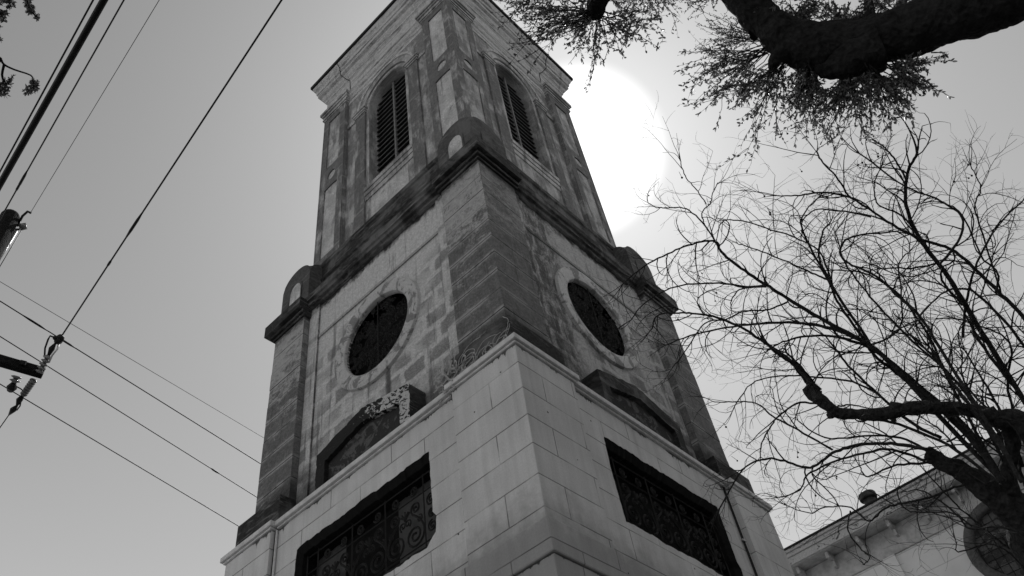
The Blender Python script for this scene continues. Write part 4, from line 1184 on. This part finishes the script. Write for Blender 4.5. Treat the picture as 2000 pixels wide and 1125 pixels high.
def leafy(a, b, r=.004, nl=16, L=.045, sub=3, wob=.12):
    """a leafy twig from a to b, bending on its way, with side twigs"""
    d = b-a; n = 9; bow = Vector((uni(-1, 1), uni(-1, 1), uni(-1, .4)))*d.length*wob
    pts = [a+d*(i/n)+bow*4*(i/n)*(1-i/n)*.5+Vector((uni(-1, 1), uni(-1, 1), uni(-1, 1)))*d.length*.012 for i in range(n+1)]
    tw.tube(pts, [r*(1-.7*i/n) for i in range(n+1)], 4, False)
    for k in range(nl):
        t = uni(.30, 1.0); x = t*n; i = min(int(x), n-1); p = pts[i].lerp(pts[i+1], x-i)
        dd = (pts[i+1]-pts[i]).normalized()
        leaf(p, dd*uni(.3, 1.0)+Vector((uni(-1, 1), uni(-1, 1), uni(-1, .7)))*.8, L*uni(.40, .85), L*uni(.10, .17))
    for k in range(sub):
        i = random.randint(3, n-1); dd = (pts[i+1]-pts[i-1]).normalized()
        q = Quaternion(dd, uni(0, 6.28)) @ dd.orthogonal().normalized()
        leafy(pts[i], pts[i]+(dd+q*uni(.5, 1.0)).normalized()*d.length*uni(.22, .42), r*.6, max(4, nl//2), L, 0, wob)
def fan(anchor, ends, d, n, L=.045, jit=25, dj=.5, r=.004, nl=16, sub=3, aj=8):
    for k in range(int(n*.75+.5)):
        e = random.choice(ends); f = uni(.55, 1.05)
        au, av = anchor[0]+random.gauss(0, aj), anchor[1]+random.gauss(0, aj)
        eu = anchor[0]+(e[0]-anchor[0])*f+random.gauss(0, jit); ev = anchor[1]+(e[1]-anchor[1])*f+random.gauss(0, jit)
        leafy(at(au, av, d+uni(-.08, .08)), at(eu, ev, d+uni(-dj, dj)), r, nl, L, sub)
fan((1165, 25), [(965, 35), (985, 10), (1000, 55), (1015, 80), (1050, 95), (1080, 60), (1030, 20)], 6.9, 46, .045, 15, .5)
fan((1165, 30), [(1125, 125), (1155, 150), (1110, 100), (1205, 105), (1180, 85), (1090, 75)], 6.9, 26, .045, 10, .4)
fan((1185, 35), [(1300, 95), (1265, 70), (1230, 85), (1280, 30), (1310, 60), (1240, 20), (1300, 10)], 6.6, 20, .055, 10, .4, .004, 12)
fan((1100, -60), [(985, 10), (1010, 30), (1050, 20), (1090, 10), (1040, 50), (960, 20)], 7.3, 34, .035, 12, .5, .003)
fan((1250, -60), [(1200, 30), (1230, 50), (1270, 40), (1290, 60), (1310, 35), (1330, 20)], 7.2, 34, .035, 12, .5, .003)
fan((1165, 0), [(1080, -20), (1120, -40), (1230, -20), (1030, -10), (1280, -20)], 6.9, 20)
fan((1500, 95), [(1312, 130), (1338, 165), (1345, 195), (1375, 205), (1400, 180), (1360, 150)], 5.7, 34, .04, 10, .4, .0035, 18)
fan((1480, 70), [(1350, 30), (1370, 60), (1390, 90), (1410, 40), (1400, 110), (1360, 100)], 6.1, 40, .024, 14, .5, .0025, 18)
fan((1530, 120), [(1455, 292), (1385, 215), (1500, 235), (1470, 200), (1440, 180), (1520, 260), (1420, 200)], 5.6, 40, .038, 10, .4, .0035, 18)
fan((1580, 140), [(1540, 235), (1575, 265), (1600, 230), (1560, 190), (1530, 200)], 5.55, 34, .038, 12, .4)
fan((1660, 140), [(1560, 260), (1610, 285), (1650, 240), (1690, 275), (1640, 210), (1590, 240)], 5.5, 40, .038, 12, .4)
fan((1700, 140), [(1740, 275), (1760, 235), (1720, 210), (1790, 225), (1800, 195), (1750, 180), (1705, 240)], 5.4, 34, .045, 12, .4)
fan((1740, 125), [(1810, 175), (1820, 195), (1800, 140), (1820, 120), (1835, 108), (1780, 160)], 5.4, 30, .040, 9, .3)
fan((1700, 150), [(1650, 180), (1760, 170), (1700, 190), (1680, 200), (1620, 170)], 5.45, 30, .04, 12, .4)
fan((1575, 128), [(1560, 175), (1590, 185), (1540, 165), (1600, 170), (1575, 200)], 5.5, 34, .036, 9, .3)
fan((1820, 100), [(1870, 102), (1862, 108), (1880, 95)], 5.4, 3, .05, 3, .1, .003, 3, 0, 3)
fan((1560, 40), [(1500, 10), (1540, 5), (1580, 20), (1620, 10), (1520, 25)], 6.0, 40, .04, 12, .4)
fan((1660, 50), [(1600, 10), (1640, 25), (1680, 5), (1720, 20), (1740, 5)], 6.0, 40, .04, 12, .4)
fan((1740, 30), [(1700, -10), (1760, 0), (1800, -5), (1840, 0)], 6.0, 26, .04, 10, .4)
fan((1400, -20), [(1340, 10), (1370, 20), (1330, -15)], 6.1, 14, .03, 10)
tw.build('twigs', BARK1, OK); 
# rest of its wide crown, unseen: coarse clumps added to shade the right faces
def in_frame(p, mg=120):
    q = p-CP; d = q.dot(VF)
    if d < 0.3: return False
    u = 1000+FPX*q.dot(VR)/d; v = 562.5+FPX*q.dot(VD)/d
    return -mg < u < 2000+mg and -mg < v < 1125+mg
for c, r in (((17, -5, 7.5), 4.2), ((15.5, -9, 7.5), 3.6), ((19, 0, 8), 4.2), ((21, -6, 9.5), 4.5), ((17, 4, 8), 3.6), ((13.5, -12.5, 7.0), 3.4), ((11, -13.5, 7.5), 3.0), ((22, 5, 8), 4.0)):
    n = int(150*r)
    for k in range(n):
        d = Vector((random.gauss(0, 1), random.gauss(0, 1), random.gauss(0, 1))).normalized()
        p = Vector(c)+Vector((d.x, d.y, d.z*.75))*r*uni(.45, 1.0)
        if in_frame(p): continue
        for q in range(3):
            leaf(p+Vector((uni(-.2, .2), uni(-.2, .2), uni(-.2, .2))), Vector((uni(-1, 1), uni(-1, 1), uni(-1, .5))), uni(.25, .45), uni(.08, .16))
lf.build('crown', LEAF, OK)

# ---- branch ends of a second oak at the upper left, trunk outside the frame
O2 = thing('street_oak', 'leafy branch tips of an oak reaching in at the top left corner', 'tree')
om = MB(); tw = MB(); lf = MB(); dl = 8.5
root = at(-420, -60, 9.5)
P = [(Vector((root.x-1.5, root.y-2.5, GROUND)), .4), (Vector((root.x-1.3, root.y-2.2, 1.5)), .3), (root, .16), (at(-180, 40, 8.9), .07), (at(-50, 90, 8.6), .03), (at(2, 116, 8.5), .014)]
add_path(om, smooth_path(P, 6), 10)
P = [(root, .14), (at(-200, -110, 8.9), .06), (at(-40, -60, 8.6), .03), (at(30, -30, 8.5), .016), (at(50, -5, 8.5), .01)]
add_path(om, smooth_path(P, 6), 10)
for P in ([(2, 116), (8, 126), (28, 136), (60, 147), (64, 158), (65, 166)], [(8, 126), (4, 146), (8, 160)], [(2, 116), (-8, 130), (-4, 150), (2, 176)], [(50, -5), (54, 8), (60, 20), (72, 34)], [(-40, -60), (-5, -20), (16, 6)], [(-50, 90), (-30, 50), (-2, 26)]):
    add_path(om, smooth_path([(at(u, v, dl), .011-.0012*i) for i, (u, v) in enumerate(P)], 3), 6)
om.build('trunk', BARK1, O2, True)
def tuft(u, v, s, n, L=.05):
    for k in range(int(n*1.3)+1):
        a = uni(0, 6.28); e = s*uni(.4, 1.0)
        leafy(at(u, v, dl), at(u+e*math.cos(a), v+e*math.sin(a), dl+uni(-.08, .08)), .003, 7, L*uni(.7, 1.1), 0)
for u, v, s, n in ((66, 170, 14, 18), (52, 178, 8, 5), (70, 158, 9, 4), (12, 164, 12, 12), (22, 156, 9, 4), (2, 178, 10, 10), (8, 182, 7, 4), (19, 7, 10, 12), (57, 12, 9, 8), (60, 22, 7, 8), (72, 34, 5, 4), (3, 32, 12, 12), (10, 24, 7, 4), (0, 54, 4, 3), (55, 2, 8, 6), (5, 0, 8, 6), (0, 76, 4, 2)): tuft(u, v, s, n)
tw.build('twigs', BARK1, O2); lf.build('crown', LEAF, O2)
